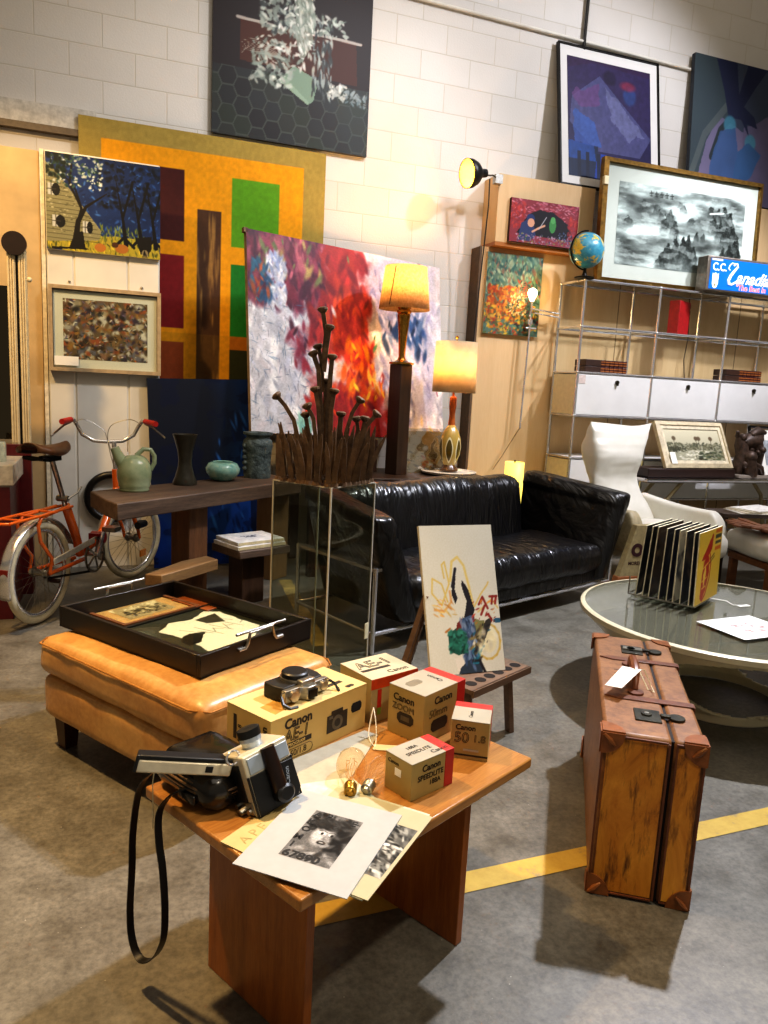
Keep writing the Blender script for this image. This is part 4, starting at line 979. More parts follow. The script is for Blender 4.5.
for k in range(5): m.bar((.42, -.055, .262), (.42+.09*math.cos(k*1.2566), -.055, .262+.09*math.sin(k*1.2566)), .012, .004, up=(0, 1, 0))
m.build('chainring', steel, bk)
m = MB(); m.bar((.42, -.07, .262), (.50, -.07, .40), .012, .02); m.bar((.42, .07, .262), (.34, .07, .13), .012, .02); m.cyl((.42, -.075, .262), (.42, .075, .262), .012); m.build('crank', chrome, bk)
m = MB(); m.box(.46, -.15, .385, .53, -.075, .41); m.box(.30, .075, .115, .38, .16, .14); m.build('pedal', steel, bk)
m = MB(); m.bar((.02, -.065, .31), (.40, -.065, .35), .006, .034); m.build('chain_guard', plain('guard_silver', '#dedbd2', .3, .3), bk, bevel=.004)
m = MB(); m.bar((0, -.045, .23), (.42, -.045, .17), .004, .012); m.build('chain', blackmetal, bk)
m = MB(); m.box(-.275, -.02, .27, -.262, .02, .33); m.build('rear_reflector', maroon, bk)
m = MB(); m.box(.93, -.045, .335, .99, -.03, .36) ; m.cyl((.88, -.07, .345), (.97, -.07, .345), .022); m.build('dynamo', black, bk)
m = MB(); m.box(1.0, -.03, .12, 1.07, -.02, .16); m.build('spoke_reflector', plain('reflector_orange', '#d8842a', .3), bk)
MB().box(.0, 0, 0, .001, .055, .09).build('price_tag', paper, bk, loc=(.79, -.06, .80), rot=(0, 0, -55), smooth=0, solid=.001)
rg = MB(); rg.tube([(.145*math.cos(a), 0, .145*math.sin(a)) for a in [2*PI*k/40 for k in range(40)]], .024, 10, closed=True)
tag(rg.build('rubber_ring', plain('black_rubber', '#15120f', .35), loc=(.02, 5.092, .465), smooth=180), 'black rubber ring hung on the white partition behind the bicycle', 'ring')

# ================================================================ rustic bench with pottery
rw_ = wood('rustic_wood', '#35281f', '#6a5544', 'x', .8, .6, 0, 7, .4)
bn = thing('rustic_bench', 'rustic thick plank bench with pottery along its top', 'bench', (.038, 3.678, 0), 38.9)
m = MB(); m.prism([(0, 0), (1.42, 0), (1.47, .10), (1.5, .36), (.30, .40), (.165, .405), (.05, .15)], .568, .65); m.build('plank_top', rw_, bn, bevel=.006)
rz = wood('rustic_leg', '#4a2f1c', '#7a5230', 'z', .8, .6, 0, 7, .3)
MB().box(.56, .10, 0, .70, .24, .568).build('leg', rz, bn, bevel=.005)
MB().box(1.30, .12, 0, 1.45, .26, .568).build('leg', wood('pale_leg', '#7a5c3a', '#9a7a50', 'z', .8, .6), bn, bevel=.005)
m = MB(); m.prism([(.22, -.06), (.66, -.02), (.68, .09), (.50, .095), (.18, .02)], .215, .275); m.build('foot_beam', wood('pale_beam', '#5c4026', '#8c6c42', 'x', .8, .6), bn, bevel=.006)
cel = NT('celadon_glaze'); v = cel.coord(); n = cel.noise(v, 14, 4); cel.base(cel.ramp(n, [(.3, '#8a9a78'), (.7, '#a9b592')])); cel.set(rough=.18, coat=.5)
pt2 = thing('pitcher', 'celadon green pitcher with loop handle at the left end of the bench', 'pitcher', (.130, 4.12, .65), 0)
m = MB(); m.lathe([(0, 0), (.082, 0), (.086, .01), (.082, .02), (.09, .03), (.088, .04), (.096, .07), (.098, .11), (.088, .155), (.068, .185), (.045, .20), (.03, .203), (.0, .205)], seg=36); m.build('body', cel.m, pt2, smooth=70)
m = MB(); m.tube([(-.06, 0, .15), (-.085, 0, .19), (-.10, 0, .225), (-.108, 0, .245)], [.04, .032, .026, .024], 14); m.build('spout', cel.m, pt2, smooth=70)
m = MB(); m.tube([(.01, 0, .20), (.05, 0, .238), (.09, 0, .235), (.112, 0, .20), (.112, 0, .16), (.092, 0, .12)], [.014, .013, .013, .013, .013, .012], 10); m.build('handle', cel.m, pt2, smooth=70)
pt2.scale = (.9, .9, .92)
v1 = MB(); v1.lathe([(0, 0), (.066, 0), (.068, .012), (.055, .045), (.040, .10), (.036, .135), (.042, .19), (.058, .25), (.070, .285), (.062, .285), (.035, .20), (.0, .15)], seg=36, close=False)
tag(v1.build('vase', plain('dark_pewter_glaze', '#3c382e', .3, .1, .2, 20), loc=(.41, 4.36, .65), smooth=60), 'dark hourglass shaped vase on the bench', 'vase')
tq = NT('turquoise_glaze'); v = tq.coord(); n = tq.noise(v, 22, 5, .7); tq.base(tq.ramp(n, [(.3, '#5f9a90'), (.55, '#8fb8aa'), (.75, '#b7c4a4')])); tq.set(rough=.15, coat=.5)
v2 = MB(); v2.lathe([(0, 0), (.05, 0), (.075, .015), (.10, .05), (.103, .075), (.085, .105), (.06, .115), (.055, .11), (.075, .085), (.07, .04), (0, .02)], seg=36, close=False)
tag(v2.build('bowl', tq.m, loc=(.647, 4.54, .65), smooth=70), 'round turquoise glazed bowl on the bench', 'bowl')
jr = thing('pottery_jar', 'tall grey-green carved pottery jar at the right end of the bench', 'jar', (.885, 4.70, .65))
gj = NT('grey_carved'); v = gj.coord(); n = gj.noise(v, 26, 4, .7); gj.base(gj.ramp(n, [(.35, '#2f3a3c'), (.6, '#5c6a68'), (.75, '#7d8a84')])); gj.set(rough=.5); gj.bump(n, .8, .02)
m = MB(); m.lathe([(0, 0), (.082, 0), (.086, .02), (.082, .09), (.088, .17), (.096, .205), (.088, .235), (.072, .25), (.074, .262), (.092, .272), (.092, .285), (.075, .285), (.065, .26), (.07, .2), (0, .05)], seg=36, close=False); m.build('body', gj.m, jr, smooth=60)
m = MB()
for k in range(5): m.ball((-.085, -.03, .06+k*.035), .016, seg=8, rings=6)
m.build('carved_strip', gj.m, jr)
# stool and books
st = thing('wooden_stool', 'low dark wooden stool holding two books beside the clear pedestal', 'stool', (.735, 4.19, 0), 24)
MB().box(-.14, -.15, .285, .20, .14, .33).build('seat', rw_, st, bevel=.006)
MB().box(-.07, -.07, 0, .08, .07, .285).build('leg', wood('stool_leg', '#2a1c14', '#4a3424', 'z', .8), st, bevel=.005)
wb = plain('book_white', '#d8d4cc', .45); pg = plain('book_pages', '#c9b88e', .7)
b1 = thing('book', 'lower white art book on the low stool', 'book', (.745, 4.19, .331), 24)
MB().box(-.15, -.13, 0, .17, .12, .022).build('cover', wb, b1, bevel=.002); MB().box(-.146, -.131, .003, .166, -.129, .019).build('pages', pg, b1, smooth=0)
b2 = thing('book', 'upper white book with a grey picture on its cover, on the low stool', 'book', (.755, 4.20, .354), 22)
MB().box(-.15, -.125, 0, .155, .115, .02).build('cover', wb, b2, bevel=.002); MB().box(-.146, -.126, .003, .151, -.124, .017).build('pages', pg, b2, smooth=0)
a = Art(.15, .12, 60, '#c9c7c4', seed=3); dabsP(a, 30, ['#4a5060', '#8a8f98', '#2a2f3a'], reg=(.2, .3, .8, .7), size=.05); a.mesh('cover_picture', b2, loc=(0, 0, .0205), flat=True, origin='c')
# ================================================================ clear pedestal and spike sculpture
PC = (.849, 2.997)
pd = thing('clear_pedestal', 'tall clear acrylic box pedestal under the iron spike sculpture', 'pedestal', (*PC, 0), 36)
m = MB(); h = .15
for a, b in (((-h, -h), (h, -h+.006)), ((-h, h-.006), (h, h)), ((-h, -h), (-h+.006, h)), ((h-.006, -h), (h, h))): m.box(a[0], a[1], 0, b[0], b[1], .849)
m.box(-h, -h, .849, h, h, .855); m.build('acrylic_sheet', acrylic, pd, smooth=0)
eg = plain('acrylic_edge', '#b9b4a4', .25, 0, .05); 
m = MB()
for x, y in ((-h, -h), (h, -h), (-h, h), (h, h)): m.box(x-.003, y-.003, 0, x+.003, y+.003, .855)
for a, b in (((-h, -h), (h, -h)), ((h, -h), (h, h)), ((h, h), (-h, h)), ((-h, h), (-h, -h))): m.bar((*a, .853), (*b, .853), .004, .005)
m.build('polished_edge', eg, pd, smooth=0)
MB().box(.05, -.156, .17, .075, -.152, .24).build('price_tag', cream, pd, loc=(.07, 0, 0), smooth=0)
sp_ = thing('spike_sculpture', 'sculpture of rusty railway spikes fanning up around a tall spike stem', 'sculpture', (*PC, .8562), -20.46)
iron = NT('rusty_iron'); v = iron.coord(); n = iron.noise(v, 30, 5, .7); iron.base(iron.ramp(n, [(.3, '#46362a'), (.6, '#735a42'), (.8, '#9a7e60')])); iron.set(rough=.42, metal=.25); iron.bump(n, .3, .003)
def sq(m, pts, r):
    m.tube(pts, r, 4)
def head(m, p, d, r=.021):
    p = Vector(p); d = Vector(d).normalized(); m.tube([p-d*.016, p-d*.004, p+d*.004, p+d*.009], [.010, r, r, r*.55], 10)
def P(px, py, y=0): return ((px-328-.045*(480-py))/234, y, (480-py)/234)
rs = random.Random(8)
# pointed spikes standing on the pedestal, points up
ring = []
for k in range(30):
    a = 2*PI*k/30+rs.uniform(-.06, .06)
    q = a-R(36+20.46); s_ = .145/max(abs(math.cos(q)), abs(math.sin(q))); s_ = min(s_, .19)
    ring.append((s_*math.cos(a), s_*math.sin(a), a))
for k in range(14):
    a = 2*PI*k/14; ring.append((.085*math.cos(a), .085*math.sin(a), a))
for x, y, a in ring:
    m = MB(); o_ = math.hypot(x, y); L = rs.uniform(.17, .235); ln_ = .25*o_/.15*rs.uniform(.4, 1.2)
    ux, uy = math.cos(a), math.sin(a); b = rs.uniform(-.02, .02)
    sq(m, [(x, y, 0), (x+ux*ln_*L*.3+b*.3, y+uy*ln_*L*.3, L*.4), (x+ux*ln_*L*.75+b, y+uy*ln_*L*.75, L*.8), (x+ux*ln_*L+b*1.4, y+uy*ln_*L, L)], [.015, .014, .012, .003])
    m.lathe([(0, 0), (.02, .0), (.017, .012), (.0, .014)], c=(x, y, 0), seg=8)
    m.build('spike', iron.m, sp_, smooth=30)
def nail(path, y=0, r=.0105):
    m = MB(); pts = [P(px, py, y+(yy if yy else 0)) for px, py, yy in path]; sq(m, pts[::-1], r)
    head(m, pts[0], Vector(pts[0])-Vector(pts[1])); m.build('spike', iron.m, sp_, smooth=30)
nail([(327, 318, 0), (330, 340, 0), (327, 372, 0)], 0, .012); nail([(334, 334, 0), (331, 352, 0), (328, 376, 0)], -.02, .012); nail([(322, 352, 0), (325, 366, 0), (326, 395, 0)], .02, .012)
nail([(318, 359, 0), (323, 374, 0), (325, 410, 0), (326, 452, 0)], -.02, .013); nail([(336, 361, 0), (334, 380, 0), (332, 412, 0), (330, 455, 0)], -.01, .013)
nail([(320, 392, 0), (323, 410, 0), (324, 440, 0), (325, 472, 0)], -.03, .012); nail([(338, 393, 0), (335, 412, 0), (334, 440, 0), (333, 472, 0)], -.03, .012); nail([(329, 384, 0), (329, 410, 0), (328, 474, 0)], .03, .016)
nail([(285, 400, 0), (293, 409, 0), (301, 422, 0), (306, 447, 0), (307, 474, 0)], -.09, .011); nail([(313, 408, 0), (319, 420, 0), (321, 440, 0), (321, 474, 0)], -.07, .011)
nail([(309, 417, 0), (312, 436, 0), (314, 474, 0)], .02, .011); nail([(363, 400, 0), (355, 413, 0), (349, 432, 0), (343, 474, 0)], -.03, .011)
nail([(379, 412, 0), (369, 424, 0), (361, 446, 0), (352, 474, 0)], -.09, .012); nail([(358, 419, 0), (360, 436, 0), (358, 470, 0)], .08, .011); nail([(367, 418, 0), (362, 440, 0), (357, 472, 0)], .03, .010); nail([(343, 415, 0), (341, 440, 0), (340, 474, 0)], .06, .014)

# ================================================================ black leather sofa
lt = NT('black_leather'); v = lt.coord((6, 1.6, 1.6)); n = lt.noise(v, 2.6, 3, .5, 1.4); n2 = lt.noise(v, 7, 2, .5); n3 = lt.noise(v, 220, 2)
lt.base(lt.ramp(n2, [(.3, '#070708'), (.7, '#100f12')])); lt.set(rough=.30, coat=.12, spec=.55)
hh = lt.node('ShaderNodeMath', operation='MULTIPLY_ADD'); hh.inputs[1].default_value = 4; lt.link(n, hh.inputs[0]); lt.link(n2, hh.inputs[2]); lt.bump(hh.outputs[0], .34, .016)
sf = thing('leather_sofa', 'two-seat black leather sofa on a chrome sled frame', 'sofa', (1.163, 3.187, 0), 20.84)
m = MB(); r = .011
for s in (0.0, 1.98):
    m.cyl((s, 0, 0), (s, 0, .42), r); m.cyl((s, .63, 0), (s, .63, .42), r); m.cyl((s, 0, .10), (s, .63, .10), r*.8)
m.cyl((0, 0, .10), (1.98, 0, .10), r*.9); m.cyl((0, .63, .10), (1.98, .63, .10), r*.9)
for s in (.5, 1.0, 1.5): m.cyl((s, 0, .10), (s, .63, .10), r*.7)
for s in (.02, 1.96): m.box(s-.02, .0, .40, s+.02, .63, .415)
m.build('chrome_frame', chrome, sf)
MB().at((1.03, .30, .155)).cushion(1.64, .60, .09, .02, 0, .003, 6).build('seat_base', lt.m, sf, smooth=80)
MB().at((1.04, .27, .265)).cushion(1.66, .62, .17, .07, .035, .010, 30, 1, 3, (3.5, .8, 1)).build('seat_cushion', lt.m, sf, smooth=80)
for k, (cx_, w_) in enumerate(((.90, 1.50),)):
    MB().at((cx_, .56, .49), rot=(-10, 0, 0)).cushion(w_, .24, .46, .09, .02, .012, 30, 3+k, 3, (3, 1, .6), .02).build('back_cushion', lt.m, sf, smooth=80)
# flaring arms
def arm(sgn):
    m = MB()
    # slab from the frame up and outwards
    def fn(u, v):
        # u around the cross-section, v along depth
        t = -.03+.68*v
        a = 2*PI*u; hw = .075; hz = .27+.045*v
        c_, s_ = math.cos(a), math.sin(a); e = .38
        x = hw*math.copysign(abs(c_)**e, c_); z = hz*math.copysign(abs(s_)**e, s_)
        flare = (.40*(1-v)+(.06 if sgn > 0 else .24)*v)
        end = min(1, (min(v, 1-v)/.06)) ** .45
        x *= .35+.65*end; z = z*(.93+.07*end)
        z += hz; lean = flare*z
        wr = mnoise.fractal(Vector((x*3, t*7, z*2.2+sgn*9)), .8, 2, 3)*.010
        if z > hz*1.7: x *= 1.18
        zz = .12+z; xx = lean+x+wr
        return (xx*sgn, t, zz)
    m.surf(fn, 64, 40, cu=True)
    # close the two ends
    n = 64; o0 = 0; o1 = 40*64
    m.f.append(tuple(range(n))[::-1]); m.f.append(tuple(o1+k for k in range(n)))
    return m
arm(1).build('arm_pad', lt.m, sf, loc=(1.86, 0, 0), smooth=80)
arm(-1).build('arm_pad', lt.m, sf, loc=(.235, 0, 0), smooth=80)
m = MB(); m.at((1.03, .66, .42), rot=(-10, 0, 0)).cushion(1.66, .06, .50, .03, 0, .003, 8).build('back_panel', lt.m, sf, smooth=80)

# ================================================================ small canvas on an artist's stand
ez = thing('paint_stand', 'low wooden artist stand with six round holes along its tray', 'stand', (1.27, 2.27, 0), 27)
wz = wood('stand_wood', '#5a4534', '#7d6450', 'x', 1, .5)
m = MB()
m.box(-.16, -.06, .235, .20, .06, .25); m.box(-.16, -.065, .225, .20, -.055, .25)
m.build('tray', wz, ez)
m = MB()
for k in range(6): m.cyl((-.11+k*.055, -.015, .2508), (-.11+k*.055, -.015, .2512), .021, seg=18)
m.build('cup_hole', plain('hole_dark', '#1a110b', .9), ez, smooth=0)
for x, dx in ((-.13, -.02), (.11, .03)): m = MB(); m.bar((x, -.02, .24), (x+dx, -.03, 0), .030, .020); m.build('leg', wz, ez)
m = MB(); m.bar((-.12, .20, .52), (-.15, .34, 0), .012, .02); m.build('leg', wz, ez); m = MB(); m.bar((-.10, .20, .52), (-.115, .34, 0), .012, .02); m.build('leg', wz, ez)
a = Art(.297, .54, 210, '#d9d5c4', seed=61); a.mixin('#e4e0d2', a.noise(4, 6, 2)*.6)
yy = '#d9b84e'
a.stroke([(.30, .52), (.24, .40), (.12, .36), (.10, .46), (.22, .54), (.34, .40), (.30, .25), (.26, .27), (.28, .36)], .012, yy, .75)
a.stroke([(.36, .38), (.40, .25), (.48, .22), (.56, .28), (.60, .40), (.64, .54), (.62, .60)], .018, '#e0c46a', .8); a.stroke([(.12, .57), (.25, .58), (.35, .52), (.34, .45)], .016, '#d99a4a', .7)
a.stroke([(.66, .56), (.76, .48), (.86, .42), (.88, .40)], .012, '#dcbb62', .8); a.stroke([(.70, .60), (.9, .52), (.98, .58)], .012, '#dcbb62', .7)
for k in range(14): q = 2*PI*k/14; a.stroke([(.80+.17*math.cos(q), .80+.12*math.sin(q)), (.80+.17*math.cos(q+.5), .80+.12*math.sin(q+.5))], .016, '#cfae54', .75)
a.ell(.80, .80, .12, .08, '#e6dcb4', .9, .2)
bk2 = '#25222a'; sb = '#4a5f7e'
a.poly([(.40, .34), (.44, .35), (.41, .44), (.44, .50), (.40, .54), (.36, .47)], bk2); a.poly([(.52, .38), (.60, .45), (.66, .58), (.62, .63), (.50, .63), (.56, .52), (.50, .42)], bk2, 1, .02); a.stroke([(.38, .42), (.44, .30)], .02, bk2)
a.poly([(.48, .63), (.64, .62), (.64, .74), (.58, .84), (.56, .96), (.46, .96), (.47, .80), (.44, .70)], sb, 1, .03); a.poly([(.56, .64), (.60, .64), (.54, .92), (.51, .92)], '#7c92b2', .8)
a.poly([(.26, .74), (.40, .70), (.52, .73), (.52, .86), (.40, .88), (.28, .86)], '#1f5a4c', 1, .03); a.ell(.40, .79, .10, .05, '#2a705e', .8, .4)
a.poly([(.33, .90), (.46, .88), (.48, .97), (.36, .98)], '#e6ded0'); a.poly([(.50, .92), (.66, .90), (.70, 1), (.36, 1), (.40, .96)], '#33404f', 1, .03)
a.poly([(.64, .76), (.80, .66), (.90, .64), (.84, .72), (.70, .86), (.60, .92)], '#3c3934', 1, .03); a.poly([(.58, .84), (.72, .84), (.66, .94), (.56, .94)], '#2a7a92', .9, .03); a.poly([(.64, .64), (.78, .66), (.74, .74), (.64, .76)], '#7a7a4a', .9, .03)
a.ell(.96, .665, .06, .018, '#2f5f7a'); a.poly([(.40, .67), (.47, .63), (.47, .70), (.38, .72)], '#7a2a24', 1, .02)
for p_ in ([(.72, .55), (.78, .50), (.84, .58)], [(.88, .50), (.98, .50)], [(.92, .50), (.90, .55)], [(.97, .50), (.95, .55)], [(.84, .62), (.88, .66)], [(.74, .62), (.80, .56)]): a.stroke(p_, .016, '#8f2a22')
a.stroke([(.66, .92), (.72, 1.0)], .02, bk2); a.stroke([(.24, .72), (.30, .70)], .014, '#b8783a')
dabsP(a, 60, ['#3f5578', '#5c7396', '#33405a', '#8a9cb8'], reg=(.45, .63, .64, .97), size=.010, ar=2.5, ang=1.4, jit=.4)
dabsP(a, 50, ['#1c4f42', '#2f7a66', '#163a32', '#3c8a78'], reg=(.28, .72, .51, .86), size=.012, ar=2)
dabsP(a, 60, ['#2a2a30', '#4a4038', '#6a5a3c', '#8a7a4a', '#23607a'], reg=(.56, .66, .86, .94), size=.010, ar=2.5, ang=-.7, jit=.5, where=a.inpoly([(.56, .76), (.84, .64), (.9, .68), (.66, .95), (.56, .92)])*1.)
dabsP(a, 26, ['#8f2a22', '#b8402a', '#d98a3a'], reg=(.62, .52, .96, .68), size=.006, ar=3, ang=-.8, jit=.5)
dabsP(a, 30, ['#d9a04a', '#e3bb5a', '#c9803a'], reg=(.12, .50, .40, .62), size=.006, ar=4, ang=.6, jit=.6, a=.7)
dabsP(a, 30, ['#e6dcb4', '#f0e8d0'], reg=(.68, .72, .94, .90), size=.016, ar=2, a=.5)
o = a.mesh('sketch_canvas', thick=.016, edge='#c9c4b4', loc=(1.212, 2.29, .253), rot=(-20.5, 0, .5), rough=.5)
tag(o, 'narrow white canvas with a loose rider sketch, propped on the artist stand before the sofa', 'painting')

# ================================================================ tan leather ottoman with tray
tl = NT('tan_leather'); v = tl.coord(); n = tl.noise(v, 4, 5, .65); n2 = tl.noise(v, 60, 3)
tl.base(tl.mix(.3, tl.ramp(n, [(.3, '#a4713a'), (.5, '#c08c4c'), (.7, '#d8aa68')]), tl.ramp(n2, [(.3, '#a67642'), (.7, '#dab074')]))); tl.set(rough=.38, coat=.1); tl.bump(n2, .12, .002)
ot = thing('leather_ottoman', 'square tan leather ottoman carrying the black tray', 'ottoman', (.225, 1.935, 0), 33)
MB().at((.265, .40, .18)).cushion(.53, .82, .15, .03, 0, .003, 12, 2).build('base', tl.m, ot, smooth=80)
MB().at((.265, .40, .318)).cushion(.55, .84, .135, .045, .012, .004, 18, 4).build('cushion', tl.m, ot, smooth=80)
m = MB(); m.tube([(-.012+.0, y, .366) for y in (.03, .3, .6, .79)]+[(.03, .822, .366), (.25, .822, .366), (.51, .822, .366), (.542, .79, .366), (.542, .5, .366), (.542, .02, .366), (.51, -.022, .366), (.3, -.022, .366), (.02, -.022, .366)], .003, 6, closed=True); m.build('piping', plain('piping_tan', '#a06c2c', .5), ot)
lw = wood('ottoman_leg', '#2e170c', '#4a2816', 'z', 1, .35)
for x, y in ((.05, .06), (.48, .06), (.05, .74), (.48, .74)): MB().tube([(x, y, .115), (x, y, 0)], [.042, .03], 4).build('leg', lw, ot, smooth=0)
ty = thing('serving_tray', 'rectangular black serving tray with steel handles on the tan ottoman', 'tray', (.243, 2.09, .396), 34.9)
tb = plain('tray_black', '#17110e', .35, 0, .25, 20)
TW, TD, TH = .485, .705, .071
m = MB(); m.box(0, 0, 0, TW, TD, .01)
for b in ((0, 0, TW, .014), (0, TD-.014, TW, TD), (0, .014, .014, TD-.014), (TW-.014, .014, TW, TD-.014)): m.box(b[0], b[1], 0, b[2], b[3], TH)
m.build('tray_body', tb, ty, bevel=.002)
def hdl(x):
    m = MB(); y0, y1 = TD/2-.07, TD/2+.07
    return m
for sgn, yb in ((0, 0), (1, TD)):
    m = MB(); yo = -.004 if sgn == 0 else TD+.004; yi = yo+(.0)
    m.tube([(TW*.30, yo, .05), (TW*.36, yo, .05), (TW*.38, yo, .062), (TW*.40, yo, .095), (TW*.60, yo, .095), (TW*.62, yo, .062), (TW*.64, yo, .05), (TW*.70, yo, .05)], .0055, 8)
    m.cyl((TW*.28, yo, .10), (TW*.72, yo, .10), .0045)
    m.build('handle', steel, ty)
def smallpic(name, lab, w_, h_, fcol, mcol, art, loc, yaw, fw_=.012, matw=.0, th=.014):
    o = thing(name, lab, 'picture', loc, yaw)
    m = frame_mb(w_, h_, fw_, -th, 0); b = m.build('frame', fcol, o, loc=(0, -h_/2, 0), rot=(-90, 0, 0), smooth=0)
    MB().box(-w_/2+fw_*.6, -h_/2+fw_*.6, .002, w_/2-fw_*.6, h_/2-fw_*.6, th*.5).build('mat_board', mcol, o, smooth=0)
    art.mesh('print', o, loc=(0, 0, th*.5+.001), flat=True, origin='c', rough=.4)
    MB().box(-w_/2+fw_*.6, -h_/2+fw_*.6, th*.72, w_/2-fw_*.6, h_/2-fw_*.6, th*.78).build('glazing', glass_clear, o, smooth=0)
    return o
a = Art(.20, .13, 110, '#b09a6c', seed=71); a.mixin('#8d7a54', a.noise(5, 4, 3)); dabsP(a, 160, ['#3c3322', '#5c5036', '#c9b98c', '#2c261a', '#8a7a54'], reg=(.12, .3, .9, .85), size=.05, ar=1.5)
dabsP(a, 30, ['#c9b98c', '#d8cba4'], reg=(0, 0, 1, .3), size=.06)
smallpic('framed_picture', 'brown framed sepia engraving lying at the back of the black tray', .33, .235, wood('frame_brown', '#4a2c18', '#6b4426', 'x', 1), plain('mat_tan', '#b98f52', .7), a, (.113, 2.745, .408), 35.5, .014)
a = Art(.36, .39, 150, '#d9cfb0', seed=72); a.rect(0, 0, 1, 1, '#e4dcc2', .6)
a.mixin('#2a2a20', (1-a.inpoly([(.14, .25), (.36, .13), (.58, .19), (.86, .08), (.95, .19), (.92, .49), (.92, .74), (.67, .91), (.44, .93), (.16, .95), (.11, .9), (.18, .57)], .04))*.95)
a.poly([(.60, .22), (.88, .20), (.78, .44), (.61, .37)], '#3a3424'); a.poly([(.20, .50), (.30, .46), (.44, .53), (.34, .60), (.22, .70), (.10, .70), (.10, .58)], '#16140f', 1, .05)
for k in range(12): u = .3+.05*k; a.stroke([(u, .35+.3*((k*37) % 10)/10), (u+.06, .45+.25*((k*53) % 10)/10)], .01, '#5c5540', .7)
smallpic('framed_picture', 'dark framed ink drawing on a torn pale sheet, at the front of the black tray', .385, .415, plain('frame_black', '#12100e', .3), plain('mat_olive', '#3a3826', .7), a, (.313, 2.475, .408), 35.5, .012)
m = MB().box(-.07, -.10, 0, .06, .10, .012); tag(m.build('wooden_box', wood('cigar_wood', '#5a2c10', '#8a4a1c', 'x', 1), loc=(.335, 2.80, .408), rot=(0, 0, 34.9), bevel=.002), 'thin reddish wooden slat at the back corner of the black tray', 'box')
# ================================================================ round glass table
GT = (2.434, 2.357)
rt = thing('glass_coffee_table', 'round smoked glass coffee table on a cream bowl-shaped base with oval openings', 'table', (*GT, 0), 0)
crb = plain('cream_fibreglass', '#ddd4b4', .35, 0, .05, 5, coat=.3)
def rprof(v):  # v 0 bottom .. 1 top
    r = .30+.0*v
    r = .27+.31*(v**1.25)
    if v < .12: r = .27+.0*v
    return r
def base(u, v):
    a = 2*PI*u; r = rprof(v); return (r*math.cos(a), r*math.sin(a), .004+.356*v)
def keep(u, v):
    a = (u*3+.458) % 1.0
    return not (((a-.5)/.41)**2+((v-.53)/.43)**2 < 1)
m = MB(); m.surf(base, 240, 72, cu=True, keep=keep); m.build('base', crb, rt, solid=.012, smooth=80)
m = MB(); m.lathe([(.535, .350), (.578, .350), (.590, .358), (.590, .378), (.580, .384), (.572, .384), (.572, .370), (.535, .370)], seg=96); m.build('rim', crb, rt, smooth=50)
m = MB(); m.lathe([(0, .3705), (.570, .3705), (.570, .382), (0, .382)], seg=96); m.build('glass_top', glass('smoke_glass', '#d8dadb', .005, .05, .75), rt, smooth=30)
# records in a clear rack
rk = thing('record_rack', 'flat clear rack holding the row of records on the glass table', 'rack', (2.36, 2.58, .3835), 30)
m = MB(); m.box(-.09, -.14, 0, .09, .16, .004); m.build('base_plate', acrylic, rk, smooth=0)
m = MB(); m.tube([(-.10, -.12, .012), (.10, -.12, .012), (.10, .17, .012), (-.10, .17, .012)], .004, 6, closed=True)
for y in (-.12, -.06, 0, .06, .12, .17): m.tube([(-.10, y, .012), (-.10, y, .09)], .003, 6) if y in (.17,) else m.cyl((-.10, y, .012), (.10, y, .012), .003, seg=6)
m.build('wire', steel, rk)
nx, ny = -.5, .866     # direction towards the back of the row
FR = Vector((2.468, 2.504, .3985)); ed = plain('sleeve_edge', '#e4dabc', .7)
offs = [0, .022, .058, .090, .118, .150, .196, .222, .252]; lean = [1.8, 1.4, .9, 0, -.8, -1.2, -2.2, -2.8, -3.4]
shift = [0, .0, -.002, .0, .004, -.003, .003, 0, -.004]
cols = ['#d9b23a', '#15151a', '#1a1d26', '#b8b09a', '#14182a', '#22242e', '#4a3a30', '#20221f', '#121418']
where = ['frontmost record in the row, yellow sleeve with a red trumpet figure', 'black record sleeve just behind the yellow one in the row', 'dark navy record sleeve, third from the front of the row', 'pale grey record sleeve, fourth from the front of the row',
         'dark blue record sleeve, fifth from the front of the row', 'charcoal record sleeve in the row, fourth from the back', 'brown record sleeve in the row, third from the back', 'dark green-black record sleeve, second from the back of the row', 'rearmost record of the row, black sleeve with pale edge']
